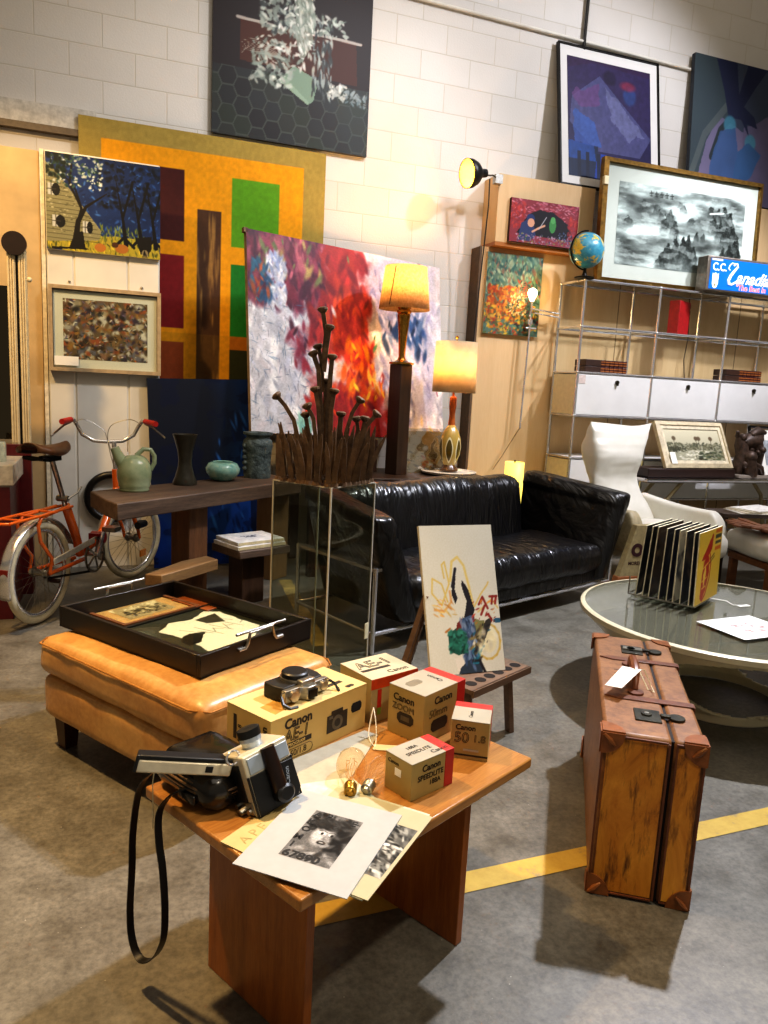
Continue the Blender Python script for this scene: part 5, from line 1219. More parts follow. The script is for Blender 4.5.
for k in range(9):
    o = thing('vinyl_record', where[k], 'record', FR+Vector((nx, ny, 0))*offs[k]+Vector((.866, .5, 0))*shift[k], 30, 'records in the rack', rot=(R(-lean[k]), 0, R(30)))
    MB().box(-.1575, .0012, 0, .1575, .0065, .315).build('sleeve', ed, o, smooth=0)
    a = Art(.315, .315, 90 if k == 0 else 40, cols[k], seed=80+k)
    if k == 0:
        a.mixin('#e2c04c', a.noise(3, 3, 3)*.5); rdk = '#b02a1c'
        a.stroke([(.22, .92), (.30, .97), (.42, .90), (.55, .70), (.58, .5), (.52, .35)], .035, rdk); a.poly([(.20, .90), (.22, .60), (.28, .42), (.42, .34), (.50, .40), (.52, .60), (.42, .84), (.30, .95)], rdk)
        a.poly([(.14, .40), (.36, .24), (.50, .12), (.60, .14), (.58, .28), (.48, .34), (.30, .40)], rdk); a.stroke([(.44, .30), (.58, .10)], .07, rdk); a.poly([(.27, .62), (.36, .48), (.40, .58), (.32, .8)], '#e2c04c'); a.stroke([(.24, .52), (.46, .46)], .02, '#e2c04c'); a.stroke([(.24, .70), (.44, .66)], .02, '#e2c04c'); a.stroke([(.26, .80), (.40, .78)], .02, '#e2c04c')
        a.stroke([(.54, .42), (.70, .36)], .02, '#40302a'); a.stroke([(.50, .48), (.72, .40)], .015, '#40302a')
        for r_, c_ in ((.02, '#c8641e'), (.10, '#4a4a3a'), (.18, '#5a5a44'), (.26, '#c8641e')): a.rect(.70, r_, .97, r_+.055, c_)
    else:
        dabsP(a, 26, [cols[k], '#3a3f4a', '#6a5a48', '#0c0c10'], size=.06); a.rect(.1, .06, .7, .10, '#8a8678', .5)
    a.mesh('cover', o, loc=(0, .001, 0), rough=.35)
m = MB(); m.tube([(2.53, 2.585, .386), (2.58, 2.50, .39), (2.57, 2.45, .386), (2.60, 2.44, .386)], .0022, 5); m.box(2.585, 2.425, .3835, 2.645, 2.445, .386); tag(m.build('price_tag', paper), 'small white price tag with string on the glass table beside the records', 'tag')
a = Art(.30, .235, 110, '#ecebe6', seed=90); 
for k in range(5): a.stroke([(.32+.02*k, .35+.07*k), (.78+.01*k, .40+.07*k)], .03, '#b86a62', .8)
a.stroke([(.30, .30), (.42, .72), (.85, .76), (.80, .36)], .012, '#7a6a66', .8); dabsP(a, 20, ['#c28a84', '#8a7a78', '#ffffff'], reg=(.3, .3, .8, .75), size=.03)
tag(a.mesh('leaflet', thick=.0012, edge='#dedad0', loc=(2.38, 2.185, .3845), rot=(0, 0, 4), flat=True, origin='c'), 'white leaflet with a small red drawing lying on the glass table', 'paper')

# ================================================================ white lounge chair and footstool
wlm = NT('white_leather'); v = wlm.coord(); n = wlm.noise(v, 6, 4); n2 = wlm.noise(v, 120, 2); wlm.base(wlm.ramp(n, [(.3, '#d6d3c6'), (.7, '#e2e0d6')])); wlm.set(rough=.42); wlm.bump(n2, .08, .002)
ch_ = thing('lounge_chair', 'white leather high-backed lounge chair behind the right arm of the sofa', 'chair', (3.50, 4.10, 0), 13)
# local: +x to the viewer's right, -y is the way the chair faces
def bx(u, v):
    a = 2*PI*u; c_, s_ = math.cos(a), math.sin(a); e = .5
    z = .36+.70*v
    hw = .245+.055*max(0, (v-.6)/.4)**1.1-.012*math.sin(v*PI)+.03*max(0, .35-v)
    hd = .075+.034*math.sin(v*PI*3.2+.4)-.02*max(0, v-.82)/.18
    if v > .94: hd *= max(.25, 1-(v-.94)/.06*.75)
    cen = .24+.17*(v**1.1)-.10*max(0, v-.8)
    x = hw*math.copysign(abs(c_)**e, c_); y = hd*math.copysign(abs(s_)**e, s_)
    if v > .9: z += .03*(abs(x)/hw)**2.0
    w = mnoise.fractal(Vector((x*4, z*9, y*3)), .8, 2, 3)*.008
    return (x+.015*v-.085*math.sin(PI*min(1, max(0, (v-.1)/.9)))+(.06*max(0, (v-.72)/.28)**1.3*(1 if x > 0 else .15)), cen+y-w, z)
m = MB(); m.surf(bx, 48, 56, cu=True); m.f.append(tuple(56*48+k for k in range(48))); m.build('backrest', wlm.m, ch_, smooth=80)
MB().at((0, -.10, .33)).cushion(.50, .66, .17, .06, .03, .008, 16, 3).build('seat', wlm.m, ch_, smooth=80)
def armf(sgn):
    m = MB()
    def f(u, v):
        a = 2*PI*u; c_, s_ = math.cos(a), math.sin(a); e = .45
        hw = .055; top = .54+.04*v-.02*math.sin(v*PI); bot = .26+.02*v
        if v < .12: k = (v/.12)**.5; mid = .42; top = mid+(top-mid)*k; bot = .28+(bot-.28)*k
        hz = (top-bot)/2; x = hw*math.copysign(abs(c_)**e, c_); z = (top+bot)/2+hz*math.copysign(abs(s_)**e, s_)
        return ((.305+x)*sgn, (-.32+.66*v) if sgn > 0 else (-.12+.46*v), z)
    m.surf(f, 40, 30, cu=True); m.f.append(tuple(range(40))[::-1]); m.f.append(tuple(30*40+k for k in range(40))); return m
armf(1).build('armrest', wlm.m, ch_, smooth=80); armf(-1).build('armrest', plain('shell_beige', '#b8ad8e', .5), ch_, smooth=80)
m = MB(); m.lathe([(0, 0), (.26, 0), (.26, .015), (.05, .03), (.035, .06), (.035, .26), (0, .26)], seg=32, c=(0, -.05, 0)); m.build('swivel_base', steel, ch_)
cb = thing('carton', 'beige carton printed with a dark ring, on an orange-brown base between sofa and lounge chair', 'box', (3.06, 3.825, 0), 0)
MB().prism([(-.02, .14), (.22, .14), (.22, .47), (.085, .47)], 0, .05, 'y').build('carton_body', plain('carton_beige', '#a4946c', .7), cb, bevel=.003)
MB().prism([(-.06, 0), (.23, 0), (.23, .14), (-.025, .14)], -.003, .053, 'y').build('carton_base', plain('carton_orange', '#9a5f34', .55, 0, .2, 8), cb, bevel=.003)
m = MB(); m.lathe([(.020, 0), (.044, 0), (.044, -.002), (.020, -.002)], axis='y', seg=28, close=False); dm = plain('print_maroon', '#3a1418', .6); m.build('ring_print', dm, cb, loc=(.100, -.0006, .310))
text('lettering', 'MOREVILL', .030, dm, cb, (.040, -.001, .215), (90, 0, 0), bold=.03)
fs_ = thing('footstool', 'white leather footstool on a wooden frame at the right edge, carved slats on top', 'footstool', (4.33, 3.72, 0), -10)
MB().at((0, 0, .33)).cushion(.66, .52, .15, .055, .02, .006, 14, 7).build('cushion', wlm.m, fs_, smooth=80)
m = MB(); m.box(-.30, -.22, .205, .30, .22, .25); tk = wood('teak', '#5c3418', '#84522a', 'x', 1); m.build('wood_frame', tk, fs_, bevel=.004)
for x in (-.27, .27):
    for y in (-.19, .19): MB().box(x-.025, y-.02, 0, x+.025, y+.02, .205).build('leg', tk, fs_, bevel=.003)
sl = thing('carved_slats', 'fan of brown carved wooden slats lying on the white footstool', 'ornament', (4.16, 3.74, .424), 40)
cw = wood('carved_brown', '#5a3420', '#8a5a3a', 'x', 1.5)
for k in range(9):
    MB().prism([(-.015, 0), (.015, 0), (.03, .30), (.0, .34), (-.03, .30)], 0, .014).build('slat', cw, sl, loc=(-.02*(k-4), -.06, .005*(k % 3)), rot=(6, 0, (k-4)*-14+20), bevel=.002)
MB().at((0, .0, .02)).cushion(.16, .12, .05, .02, 0, .004, 6).build('hub_block', cw, sl)
tb2 = thing('side_table', 'low dark side table with papers at the right edge between desk and footstool', 'table', (4.42, 4.10, 0), -10)
MB().box(-.36, -.13, .47, .40, .12, .50).build('table_top', walnut, tb2, bevel=.003)
for x in (-.33, .36):
    for y in (-.10, .09): MB().box(x-.015, y-.015, 0, x+.015, y+.015, .47).build('leg', walnut, tb2)
pp = ['#e6e4dc', '#d8cfb8', '#c9c2ac', '#eceae4']
lb = ['bottom', 'second', 'third', 'top']
for k in range(4):
    tag(MB().box(-.18, -.11, 0, .18, .11, .006).build('magazine', plain('mag%d' % k, pp[k], .5), loc=(4.36+.02*k, 4.07+.01*k, .501+.0065*k), rot=(0, 0, -14+9*k), smooth=0), 'pale magazine on the low side table, %s one of its pile' % lb[k], 'magazine')

# ================================================================ old leather suitcase
sc_w, sc_d, sc_h = .246, .80, .44
su = thing('suitcase', 'old brown leather suitcase standing on its long side with straps and brass locks', 'suitcase', (1.143, 1.438, 0), -33.8)
lm = NT('suitcase_leather'); v = lm.coord(); n = lm.noise(v, 5, 6, .7, .5); n2 = lm.noise(v, 40, 4, .7)
lm.base(lm.mix(.35, lm.ramp(n, [(.3, '#5e3f2a'), (.5, '#82593c'), (.72, '#9c7049')]), lm.ramp(n2, [(.3, '#4a2e1a'), (.6, '#a87848')]))); lm.set(rough=.45, coat=.05); lm.bump(n2, .2, .003)
le = NT('suitcase_end_scuffed'); v = le.coord((1, 1, .5)); n = le.noise(v, 9, 8, .72, .6); v2 = le.coord((3, 3, .5)); n2 = le.noise(v2, 12, 5, .7)
le.base(le.mix(le.ramp(n2, [(.52, '#000000'), (.68, '#ffffff')]), le.ramp(n, [(.32, '#5e360e'), (.42, '#c07820'), (.7, '#e8a43a')]), '#5a3210')); le.set(rough=.4); le.bump(n, .15, .002)
lid = .165
m = MB(); m.box(.003, .004, .002, lid, sc_d-.004, sc_h); m.build('body', lm.m, su, bevel=.01)
m = MB(); m.box(lid+.004, .002, .002, sc_w, sc_d-.002, sc_h); m.build('lid', lm.m, su, bevel=.01)
MB().box(lid-.002, .010, .006, lid+.006, sc_d-.010, sc_h-.006).build('gap', plain('gap_dark', '#1c0f08', .8), su, smooth=0)
m = MB(); m.box(.014, .0005, .015, lid-.012, .004, sc_h-.015); m.box(lid+.012, -.0015, .015, sc_w-.012, .002, sc_h-.015); m.build('end_panel', le.m, su, smooth=0)
st_ = plain('strap_leather', '#6a3c22', .45, 0, .2, 25)
for y in (.24, .56):
    m = MB(); w_ = .03
    m.prism([(-.0+.012, y), (.05, y-w_/2), (sc_w+.001, y-w_/2), (sc_w+.001, y+w_/2), (.05, y+w_/2)], sc_h, sc_h+.004); m.box(sc_w-.001, y-w_/2, sc_h-.16, sc_w+.004, y+w_/2, sc_h+.003)
    m.build('strap', st_, su, bevel=.0015)
m = MB()
for x in (.003, lid-.006, lid+.012, sc_w-.004):
    m.bar((x, -.001, .01), (x, -.001, sc_h-.01), .005, .004, up=(0, 1, 0))
for (xa, xb) in ((.01, lid-.01), (lid+.01, sc_w-.008)):
    for z in (.010, sc_h-.008): m.bar((xa, -.001, z), (xb, -.001, z), .004, .005, up=(0, 1, 0))
m.build('edge_binding', st_, su, smooth=0)
cpm = plain('corner_leather', '#8a5228', .35, 0, .2, 25)
def corner(x, y, z, sx_, sy_, sz_, w_=.055):
    m = MB(); o = .004
    def tri(p, q, r, nrm):
        p, q, r = Vector(p), Vector(q), Vector(r); nv = Vector(nrm)*o
        m.add([p, q, r, p+nv, q+nv, r+nv], [(0, 1, 2), (3, 5, 4), (0, 3, 4, 1), (1, 4, 5, 2), (2, 5, 3, 0)])
    def fan(c, a, b, nrm):
        c, a, b = Vector(c), Vector(a), Vector(b); nv = Vector(nrm)*o; n = 7
        pts = [c]+[c+a*math.cos(PI/2*k/n)+b*math.sin(PI/2*k/n) for k in range(n+1)]
        k_ = len(pts); m.add([tuple(p) for p in pts]+[tuple(p+nv) for p in pts], [tuple(range(k_))[::-1], tuple(range(k_, 2*k_))]+[(i, (i+1) % k_, k_+(i+1) % k_, k_+i) for i in range(k_)])
    X, Y, Z = Vector((sx_, 0, 0))*w_, Vector((0, sy_, 0))*w_, Vector((0, 0, sz_))*w_
    c = Vector((x, y, z)); fan(c, X, Z, (0, -sy_, 0)); fan(c, X, Y, (0, 0, -sz_)); fan(c, Y, Z, (-sx_, 0, 0))
    q = c+(X+Z)*.35+Vector((0, -sy_*.005, 0)); m.tube([c+X*.08+Z*.08+Vector((0, -sy_*.004, 0)), q, c+(X+Z)*.6+Vector((0, -sy_*.004, 0))], [.004, .008, .003], 8)
    return m
for x, sx_ in ((0, 1), (sc_w, -1)):
    for y, sy_ in ((0, 1), (sc_d, -1)):
        for z, sz_ in ((0.0015, 1), (sc_h, -1)): corner(x, y, z, sx_, sy_, sz_).build('corner_cap', cpm, su, smooth=30)
lk = plain('lock_bronze', '#3c3a30', .4, .6, .3, 30); lks = plain('lock_silver', '#b8b4a6', .3, .9)
for y, op in ((.135, 0), (.66, 1)):
    l_ = MB(); l_.box(.085, y-.04, sc_h, .15, y+.035, sc_h+.004); l_ = l_.build('lock', lk, su, bevel=.001)
    m = MB(); m.box(.15, y-.008, sc_h+.002, .175, y+.008, sc_h+.009); m.cyl((.19, y, sc_h), (.19, y, sc_h+.007), .021, seg=12); m.cyl((.115, y, sc_h+.004), (.115, y, sc_h+.008), .014, seg=14); m.build('hasp', lk, l_, bevel=.001)
    m = MB(); m.box(.09, y-.012, sc_h+.004, .15, y+.012, sc_h+.008) if op else m.cyl((.115, y-.0, sc_h+.006), (.115, y, sc_h+.009), .006); m.build('slide', lks, l_)
m = MB(); m.tube([(.10, .30, sc_h+.004), (.10, .315, sc_h+.028), (.10, .35, sc_h+.042), (.10, .40, sc_h+.046), (.10, .45, sc_h+.042), (.10, .485, sc_h+.028), (.10, .50, sc_h+.004)], [.008, .010, .014, .015, .014, .010, .008], 10); m.build('handle', plain('handle_leather', '#74401f', .4, 0, .2), su)
for y in (.285, .515): MB().cyl((.10, y, sc_h), (.10, y, sc_h+.006), .022, seg=16).build('handle_pad', st_, su)

text('worn_initials', 'T W', .035, plain('initials_dark', '#4a2a18', .6), su, (.052, .47, sc_h+.0002), (0, 0, -90), bold=.01)
tg = thing('luggage_tag', 'white paper tag tied to the suitcase handle', 'tag', (1.143, 1.438, 0), -33.8)
m = MB(); m.add([(.012, .235, sc_h+.030), (.055, .215, sc_h+.035), (.115, .335, sc_h+.052), (.065, .36, sc_h+.047), (.012, .235, sc_h+.031), (.055, .215, sc_h+.036), (.115, .335, sc_h+.053), (.065, .36, sc_h+.048)], [(0, 1, 2, 3), (7, 6, 5, 4), (0, 4, 5, 1), (1, 5, 6, 2), (2, 6, 7, 3), (3, 7, 4, 0)]); m.build('card', paper, tg, smooth=0)
m = MB(); m.tube([(.095, .335, sc_h+.052), (.125, .35, sc_h+.048), (.145, .33, sc_h+.01), (.15, .29, sc_h+.008), (.13, .27, sc_h+.02), (.11, .32, sc_h+.05)], .0014, 5); m.build('string', cream, tg)
# ================================================================ wooden coffee table in the foreground
TB = Vector((.305, 1.036, 0)); TY = 29.6; TZ = .4301      # measuring frame of the table top
ct = thing('coffee_table', 'small orange-brown teak table with slab legs carrying the cameras and boxes', 'table', (.284, 1.054, 0), 27.5)
tk1 = wood('teak_top', '#86572a', '#b98546', 'x', .9, .3, .2); tk2 = wood('teak_leg', '#7c4216', '#ab6526', 'z', .9, .38, .1)
m = MB(); m.box(0, 0, .406, .703, .475, .430); m.build('table_top', tk1, ct, bevel=.004)
MB().box(.106, .097, 0, .128, .402, .406).build('leg', tk2, ct, bevel=.002)
MB().box(.541, .062, 0, .563, .390, .406).build('leg', tk2, ct, bevel=.002)
m = MB(); m.box(.128, .23, .33, .541, .25, .400); m.build('stretcher', tk2, ct)
def W(s, t, z=TZ): a = R(TY); return (TB.x+s*math.cos(a)-t*math.sin(a), TB.y+s*math.sin(a)+t*math.cos(a), z)

# boxes -------------------------------------------------------
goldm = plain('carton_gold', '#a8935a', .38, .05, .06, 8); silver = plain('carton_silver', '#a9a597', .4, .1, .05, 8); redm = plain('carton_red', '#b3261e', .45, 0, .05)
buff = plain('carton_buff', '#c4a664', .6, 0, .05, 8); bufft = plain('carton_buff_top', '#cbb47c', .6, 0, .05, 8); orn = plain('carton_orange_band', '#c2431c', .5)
dkin = plain('carton_ink', '#2a2114', .6)
def carton(name, label, loc, yaw, w, d, h, body, top, band=None, bandw=0):
    o = thing(name, label, 'box', (*loc, TZ), yaw)
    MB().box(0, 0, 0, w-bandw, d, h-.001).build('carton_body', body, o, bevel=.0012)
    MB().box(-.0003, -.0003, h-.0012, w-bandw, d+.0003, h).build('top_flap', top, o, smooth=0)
    if band: MB().box(w-bandw, -.0004, 0, w, d+.0004, h+.0003).build('end_band', band, o, bevel=.001)
    return o
def F(o, name, s, size, x, z, mat=None, **k): return text(name, s, size, mat or dkin, o, (x, -.0006, z), (90, 0, 0), **k)      # on the front
def S(o, name, s, size, y, z, mat=None, **k): return text(name, s, size, mat or dkin, o, (-.0006, y, z), (90, 0, -90), **k)     # on the left end
def T_(o, name, s, size, x, y, z, mat=None, rz=0, **k): return text(name, s, size, mat or dkin, o, (x, y, z+.0004), (0, 0, rz), **k)
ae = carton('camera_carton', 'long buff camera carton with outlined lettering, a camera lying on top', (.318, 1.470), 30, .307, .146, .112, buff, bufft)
F(ae, 'brand_lettering', 'Canon', .031, .040, .080, bold=.035, sx=1.0)
F(ae, 'outline_lettering', 'AE-1', .038, .038, .0495, outline=.0009, shear=.12, sx=1.0)
MB().box(.043, -.001, .034, .122, -.0002, .0455).build('black_bar', dkin, ae, smooth=0)
F(ae, 'program_lettering', 'PROGRAM', .011, .050, .0362, buff, bold=.02).location.y = -.0014
F(ae, 'lens_lettering', '50/1.8', .020, .058, .011, bold=.0)
m = MB(); pts = [(.055+.012*0+x, -.0006, z) for x, z in [(-.004, .006), (.062, .006), (.069, .009), (.072, .0165), (.069, .024), (.062, .028), (-.004, .028), (-.010, .024), (-.013, .0165), (-.010, .009)]]; m.tube(pts, .0006, 4, closed=True); m.build('oval_outline', dkin, ae)
m = MB(); m.box(.172, -.0012, .026, .240, -.0004, .068); m.box(.186, -.0012, .066, .224, -.0004, .077); m.build('camera_picture', dkin, ae, smooth=0)
m = MB(); m.cyl((.206, -.0016, .045), (.206, -.001, .045), .018, seg=24); m.box(.178, -.0016, .059, .190, -.001, .065); m.build('lens_picture', plain('print_grey_dark', '#5c5342', .6), ae, smooth=0)
m = MB(); m.cyl((.206, -.0019, .045), (.206, -.0014, .045), .010, seg=20); m.build('glass_picture', black, ae, smooth=0)
m = MB(); m.prism([(.254, .058), (.259, .051), (.285, .051), (.290, .058), (.290, .068), (.285, .075), (.259, .075), (.254, .068)], -.001, -.0002, 'y'); m.build('hand_hole', plain('hole_black', '#0d0a07', .9), ae, smooth=0)
m = MB(); m.box(-.0008, .112, .035, -.0002, .122, .092); m.build('black_slot', dkin, ae, smooth=0)
text('side_lettering', '50/1.8', .017, dkin, ae, (-.0007, .095, .03), (90, -90, -90))
text('side_outline', 'AE-1', .032, dkin, ae, (-.0007, .045, .018), (90, -90, -90), outline=.0005); text('side_brand', 'Canon', .024, dkin, ae, (-.0007, .012, .030), (90, -90, -90), bold=.03)
MB().box(-.0007, .050, .018, -.0002, .062, .085).build('side_bar', dkin, ae, smooth=0)
T_(ae, 'top_outline', 'AE-1', .030, .205, .07, .112, outline=.0006); m = MB(); m.box(.205, .045, .1119, .27, .058, .1124); m.build('top_bar', dkin, ae, smooth=0)
m = MB(); m.prism([(.255, .012), (.275, .012), (.279, .018), (.275, .024), (.255, .024), (.251, .018)], .1118, .1124); m.build('top_slot', dkin, ae, smooth=0)
m = MB(); m.prism([(.03, .02), (.10, .03), (.10, .08), (.03, .07)], .1118, .1123); m.build('top_patch', plain('patch_ochre', '#b98a3c', .6), ae, smooth=0)

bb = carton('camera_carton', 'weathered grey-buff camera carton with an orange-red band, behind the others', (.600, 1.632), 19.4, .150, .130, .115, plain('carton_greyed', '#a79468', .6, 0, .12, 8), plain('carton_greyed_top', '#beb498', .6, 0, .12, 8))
MB().box(-.0008, -.0009, .088, .1505, .0, .114).build('orange_band', orn, bb, smooth=0)
m = MB(); m.box(.020, -.0012, .02, .032, -.0004, .085); m.build('red_stripe', redm, bb, smooth=0); m = MB(); m.box(.020, -.0013, .02, .032, -.0004, .038); m.build('green_stripe', plain('stripe_green', '#7aa03c', .6), bb, smooth=0)
T_(bb, 'top_lettering', 'Canon', .024, .068, .014, .115, bold=.0, rz=0); T_(bb, 'top_outline', 'AE-1', .056, .014, .068, .115, outline=.0009); m = MB(); m.box(.010, .048, .1148, .10, .060, .1153); m.build('top_bar', dkin, bb, smooth=0)

tl_ = carton('lens_carton', 'tall gold carton with red end, largest of the three lens cartons', (.682, 1.495), 28.5, .161, .109, .122, goldm, silver, redm, .032)
text('brand_lettering', 'Canon', .024, dkin, tl_, (-.0007, .094, .088), (90, 0, -90), bold=.02); text('outline_lettering', 'ZOOM', .022, dkin, tl_, (-.0007, .096, .066), (90, 0, -90), outline=.0004)
m = MB(); m.prism([(.03, .042), (.038, .034), (.072, .034), (.080, .042), (.080, .054), (.072, .062), (.038, .062), (.03, .054)], -.0009, -.0002, 'x'); m.build('dark_window', dkin, tl_, smooth=0)
MB().box(-.0012, .042, .042, -.0008, .068, .054).build('window_patch', plain('window_grey', '#5a4f3a', .6), tl_, smooth=0)
F(tl_, 'front_lettering', 'Canon', .026, .038, .090, bold=.02); F(tl_, 'front_outline', '50mm', .028, .020, .060, outline=.0004)
m = MB(); m.prism([(.03, .03), (.038, .022), (.085, .022), (.093, .03), (.093, .044), (.085, .052), (.038, .052), (.03, .044)], -.0009, -.0002, 'y'); m.build('dark_window', dkin, tl_, smooth=0)
m = MB(); m.prism([(.02, .062), (.028, .056), (.060, .056), (.068, .062), (.068, .076), (.060, .082), (.028, .082), (.02, .076)], .1218, .1224); m.build('top_slot', plain('slot_grey', '#7a7462', .5), tl_, smooth=0)
T_(tl_, 'top_lettering', 'Canon', .018, .112, .03, .122, rz=90)
sp = carton('flash_carton', 'small gold flash carton with red end and white price sticker, nearest the prints', (.564, 1.277), 22, .124, .078, .081, goldm, silver, redm, .026)
F(sp, 'brand_lettering', 'Canon', .020, .030, .055, bold=.02); F(sp, 'model_lettering', 'SPEEDLITE', .0165, .018, .037, bold=.012); F(sp, 'number_lettering', '188A', .0155, .052, .021, bold=.01)
T_(sp, 'top_brand', 'Canon', .017, .070, .010, .081); T_(sp, 'top_model', 'SPEEDLITE', .015, .018, .030, .081); T_(sp, 'top_number', '188A', .014, .035, .050, .081)
text('side_lettering', 'Canon', .012, dkin, sp, (-.0007, .07, .062), (90, 0, -90)); MB().box(-.0010, .030, .040, -.0002, .048, .056).build('price_sticker', paper, sp, smooth=0)
fy = carton('lens_carton', 'small gold lens carton marked 50 1.8 with red back edge, at the table end', (.722, 1.431), -31.6, .086, .102, .092, goldm, silver)
MB().box(-.0006, .074, .0, .0866, .1025, .0926).build('end_band', redm, fy, bevel=.001)
F(fy, 'brand_lettering', 'Canon', .017, .010, .070, bold=.02); F(fy, 'outline_lettering', '50', .034, .008, .040, outline=.0006); F(fy, 'number_lettering', '1.8', .024, .050, .044, outline=.0004); MB().box(.03, -.0009, .020, .065, -.0002, .025).build('label_strip', silver, fy, smooth=0)
MB().box(.0, -.0008, .008, .086, -.0002, .012).build('dark_line', dkin, fy, smooth=0); T_(fy, 'top_lettering', 'Canon', .013, .045, .02, .092, rz=90)

# still camera lying on the long carton --------------------------------
cam1 = thing('still_camera', 'black and chrome still camera body lying on its back on the long buff carton', 'camera', (.405, 1.605, .5425), 29)
chr2 = plain('camera_chrome', '#b3aea4', .28, .85, .12, 40); lthr = plain('camera_leatherette', '#16130f', .55, 0, .4, 220)
m = MB(); m.prism([(-.068, .002), (-.060, -.022), (.060, -.022), (.068, .002), (.068, .036), (.060, .040), (-.060, .040), (-.068, .036)], 0, .034); m.build('body', lthr, cam1, bevel=.003)
m = MB(); m.prism([(-.066, -.036), (-.022, -.036), (-.012, -.052), (.014, -.052), (.024, -.036), (.066, -.036), (.066, -.022), (-.066, -.022)], .002, .032); m.build('top_plate', chr2, cam1, bevel=.002)
m = MB(); m.box(-.020, -.040, .030, .022, -.020, .044); m.build('prism_front', chr2, cam1, bevel=.003)
m = MB(); m.cyl((0, .008, .034), (0, .008, .040), .034, seg=32); m.build('lens_mount', chr2, cam1)
m = MB(); m.lathe([(.031, .040), (.031, .050), (.027, .053), (.0, .053)], c=(0, .008, 0), seg=32); m.build('body_cap', black, cam1)
for x_, l_, r_ in ((-.045, .046, .013), (.047, .045, .011), (.028, .042, .006)): MB().cyl((x_, -.036, .018), (x_, -l_, .018), r_, seg=20).build('dial', chr2, cam1)
m = MB(); m.box(-.012, -.056, .006, .014, -.052, .026); m.build('hot_shoe', blackmetal, cam1)
m = MB(); 
for s in (-1, 1): m.tube([(.068*s+.006*math.cos(a)*s, -.030, .02+.008*math.sin(a)) for a in [k*PI/6 for k in range(12)]], .0013, 5, closed=True)
m.build('strap_ring', chr2, cam1)
m = MB(); m.tube([(.075, -.03, .02), (.082, -.042, .015), (.080, -.060, .0), (.086, -.05, .004)], .003, 6); m.tube([(-.074, -.03, .02), (-.080, -.045, .008), (-.070, -.058, .001), (-.052, -.062, .001)], .004, 6); m.build('strap_end', black, cam1)

# movie camera with its case and strap -----------------------------------
cs2 = thing('camera_case', 'soft black leather camera case with piped rim at the left end of the table', 'bag', W(.10, .405), TY+90)
cl_ = NT('case_leather'); v = cl_.coord(); n = cl_.noise(v, 18, 4, .6); cl_.base(cl_.ramp(n, [(.3, '#0b0a09'), (.7, '#1d1a17')])); cl_.set(rough=.22, coat=.3); cl_.bump(n, .12, .004)
MB().at((0, 0, .036)).cushion(.20, .155, .072, .034, .004, .002, 16, 5, 9).build('pouch', cl_.m, cs2, smooth=80)
MB().at((.0, -.005, .062)).cushion(.17, .125, .03, .014, .006, .002, 12, 6, 9).build('flap', cl_.m, cs2, smooth=80)
def rim(z, dx, r):
    m = MB(); m.tube([((.098+dx)*math.copysign(abs(math.cos(a))**.6, math.cos(a)), (.078+dx)*math.copysign(abs(math.sin(a))**.6, math.sin(a)), z) for a in [2*PI*k/40 for k in range(40)]], r, 6, closed=True); return m
pip = plain('piping_brown', '#6a523a', .4); rim(.046, .0005, .0028).build('piping', pip, cs2, smooth=80); rim(.038, .001, .0025).build('piping', pip, cs2, smooth=80); rim(.053, -.004, .0022).build('piping', pip, cs2, smooth=80)
MB().at((-.03, .079, .025)).cushion(.05, .012, .02, .004, 0, 0, 4).build('tab', cl_.m, cs2, smooth=80)
sm = plain('strap_black', '#12100e', .4, 0, .3, 60)
sp2 = thing('camera_strap', 'long black strap looping down off the left end of the table', 'strap', (0, 0, 0))
sw_ = [(.06, .40, .512), (.03, .405, .516), (-.0, .41, .514), (-.012, .44, .492), (-.018, .478, .445), (-.02, .500, .345), (-.02, .505, .254), (-.02, .513, .159), (-.022, .502, .098), (-.024, .468, .074), (-.022, .425, .10), (-.02, .394, .157), (-.02, .388, .226), (-.02, .396, .308), (-.018, .412, .364), (-.012, .420, .414), (.0, .402, .452), (.02, .38, .470), (.05, .37, .475)]
ribbon(smoothp([W(*q) for q in sw_], 6), .015, .0025, [Vector((math.cos(R(TY)), math.sin(R(TY)), .15))]*(len(sw_)*6-5)).build('strap', sm, sp2, smooth=60)
m = MB(); m.tube([W(-.004, .41, .50), W(-.006, .44, .52), W(-.004, .455, .46), W(-.003, .455, .40), W(-.003, .456, .36)], .0012, 5); tag(m.build('tag_string', cream), 'thin pale string hanging from the camera case over the table end', 'string')
mv = thing('movie_camera', 'silver and black movie camera with folding grip resting beside its leather case', 'camera', (.262, 1.292, .4335), 20, rot=(R(-19), R(-7), R(27))); mv.scale = (1.22, 1.1, 1.04)
slv = plain('cine_silver', '#ddd4bc', .38, .3, .06, 40); slb = plain('cine_pale', '#b8c4d0', .35, .5, .06, 30); blp = plain('cine_black', '#131417', .45, 0, .3, 160); bro = plain('cine_brown', '#24150f', .3, .1)
m = MB(); m.prism([(0, 0), (.085, .029), (.085, .112), (.070, .118), (0, .116)], 0, .087, 'x'); m.build('body', slv, mv, bevel=.003)
m = MB(); m.prism([(.004, .003), (.080, .003), (.0885, .014), (.0865, .072), (.004, .078)], -.002, .0, 'y'); m.box(.0, -.0, .0, .0885, .004, .078); m.build('leather_front', blp, mv, bevel=.0015)
m = MB(); m.box(.006, -.0025, .080, .034, .002, .110); m.box(.058, -.0025, .080, .084, .002, .108); m.build('pale_band', slb, mv, bevel=.001)
m = MB(); m.tube([(.046, -.004, .115), (.046, -.006, .08), (.047, -.008, .03)], [.012, .013, .013], 14); m.build('lens_ridge', bro, mv, smooth=60)
m = MB(); m.lathe([(.017, 0), (.017, -.018), (.012, -.022), (0, -.022)], c=(.05, .0, .024), seg=24, axis='y'); m.build('dial', black, mv)
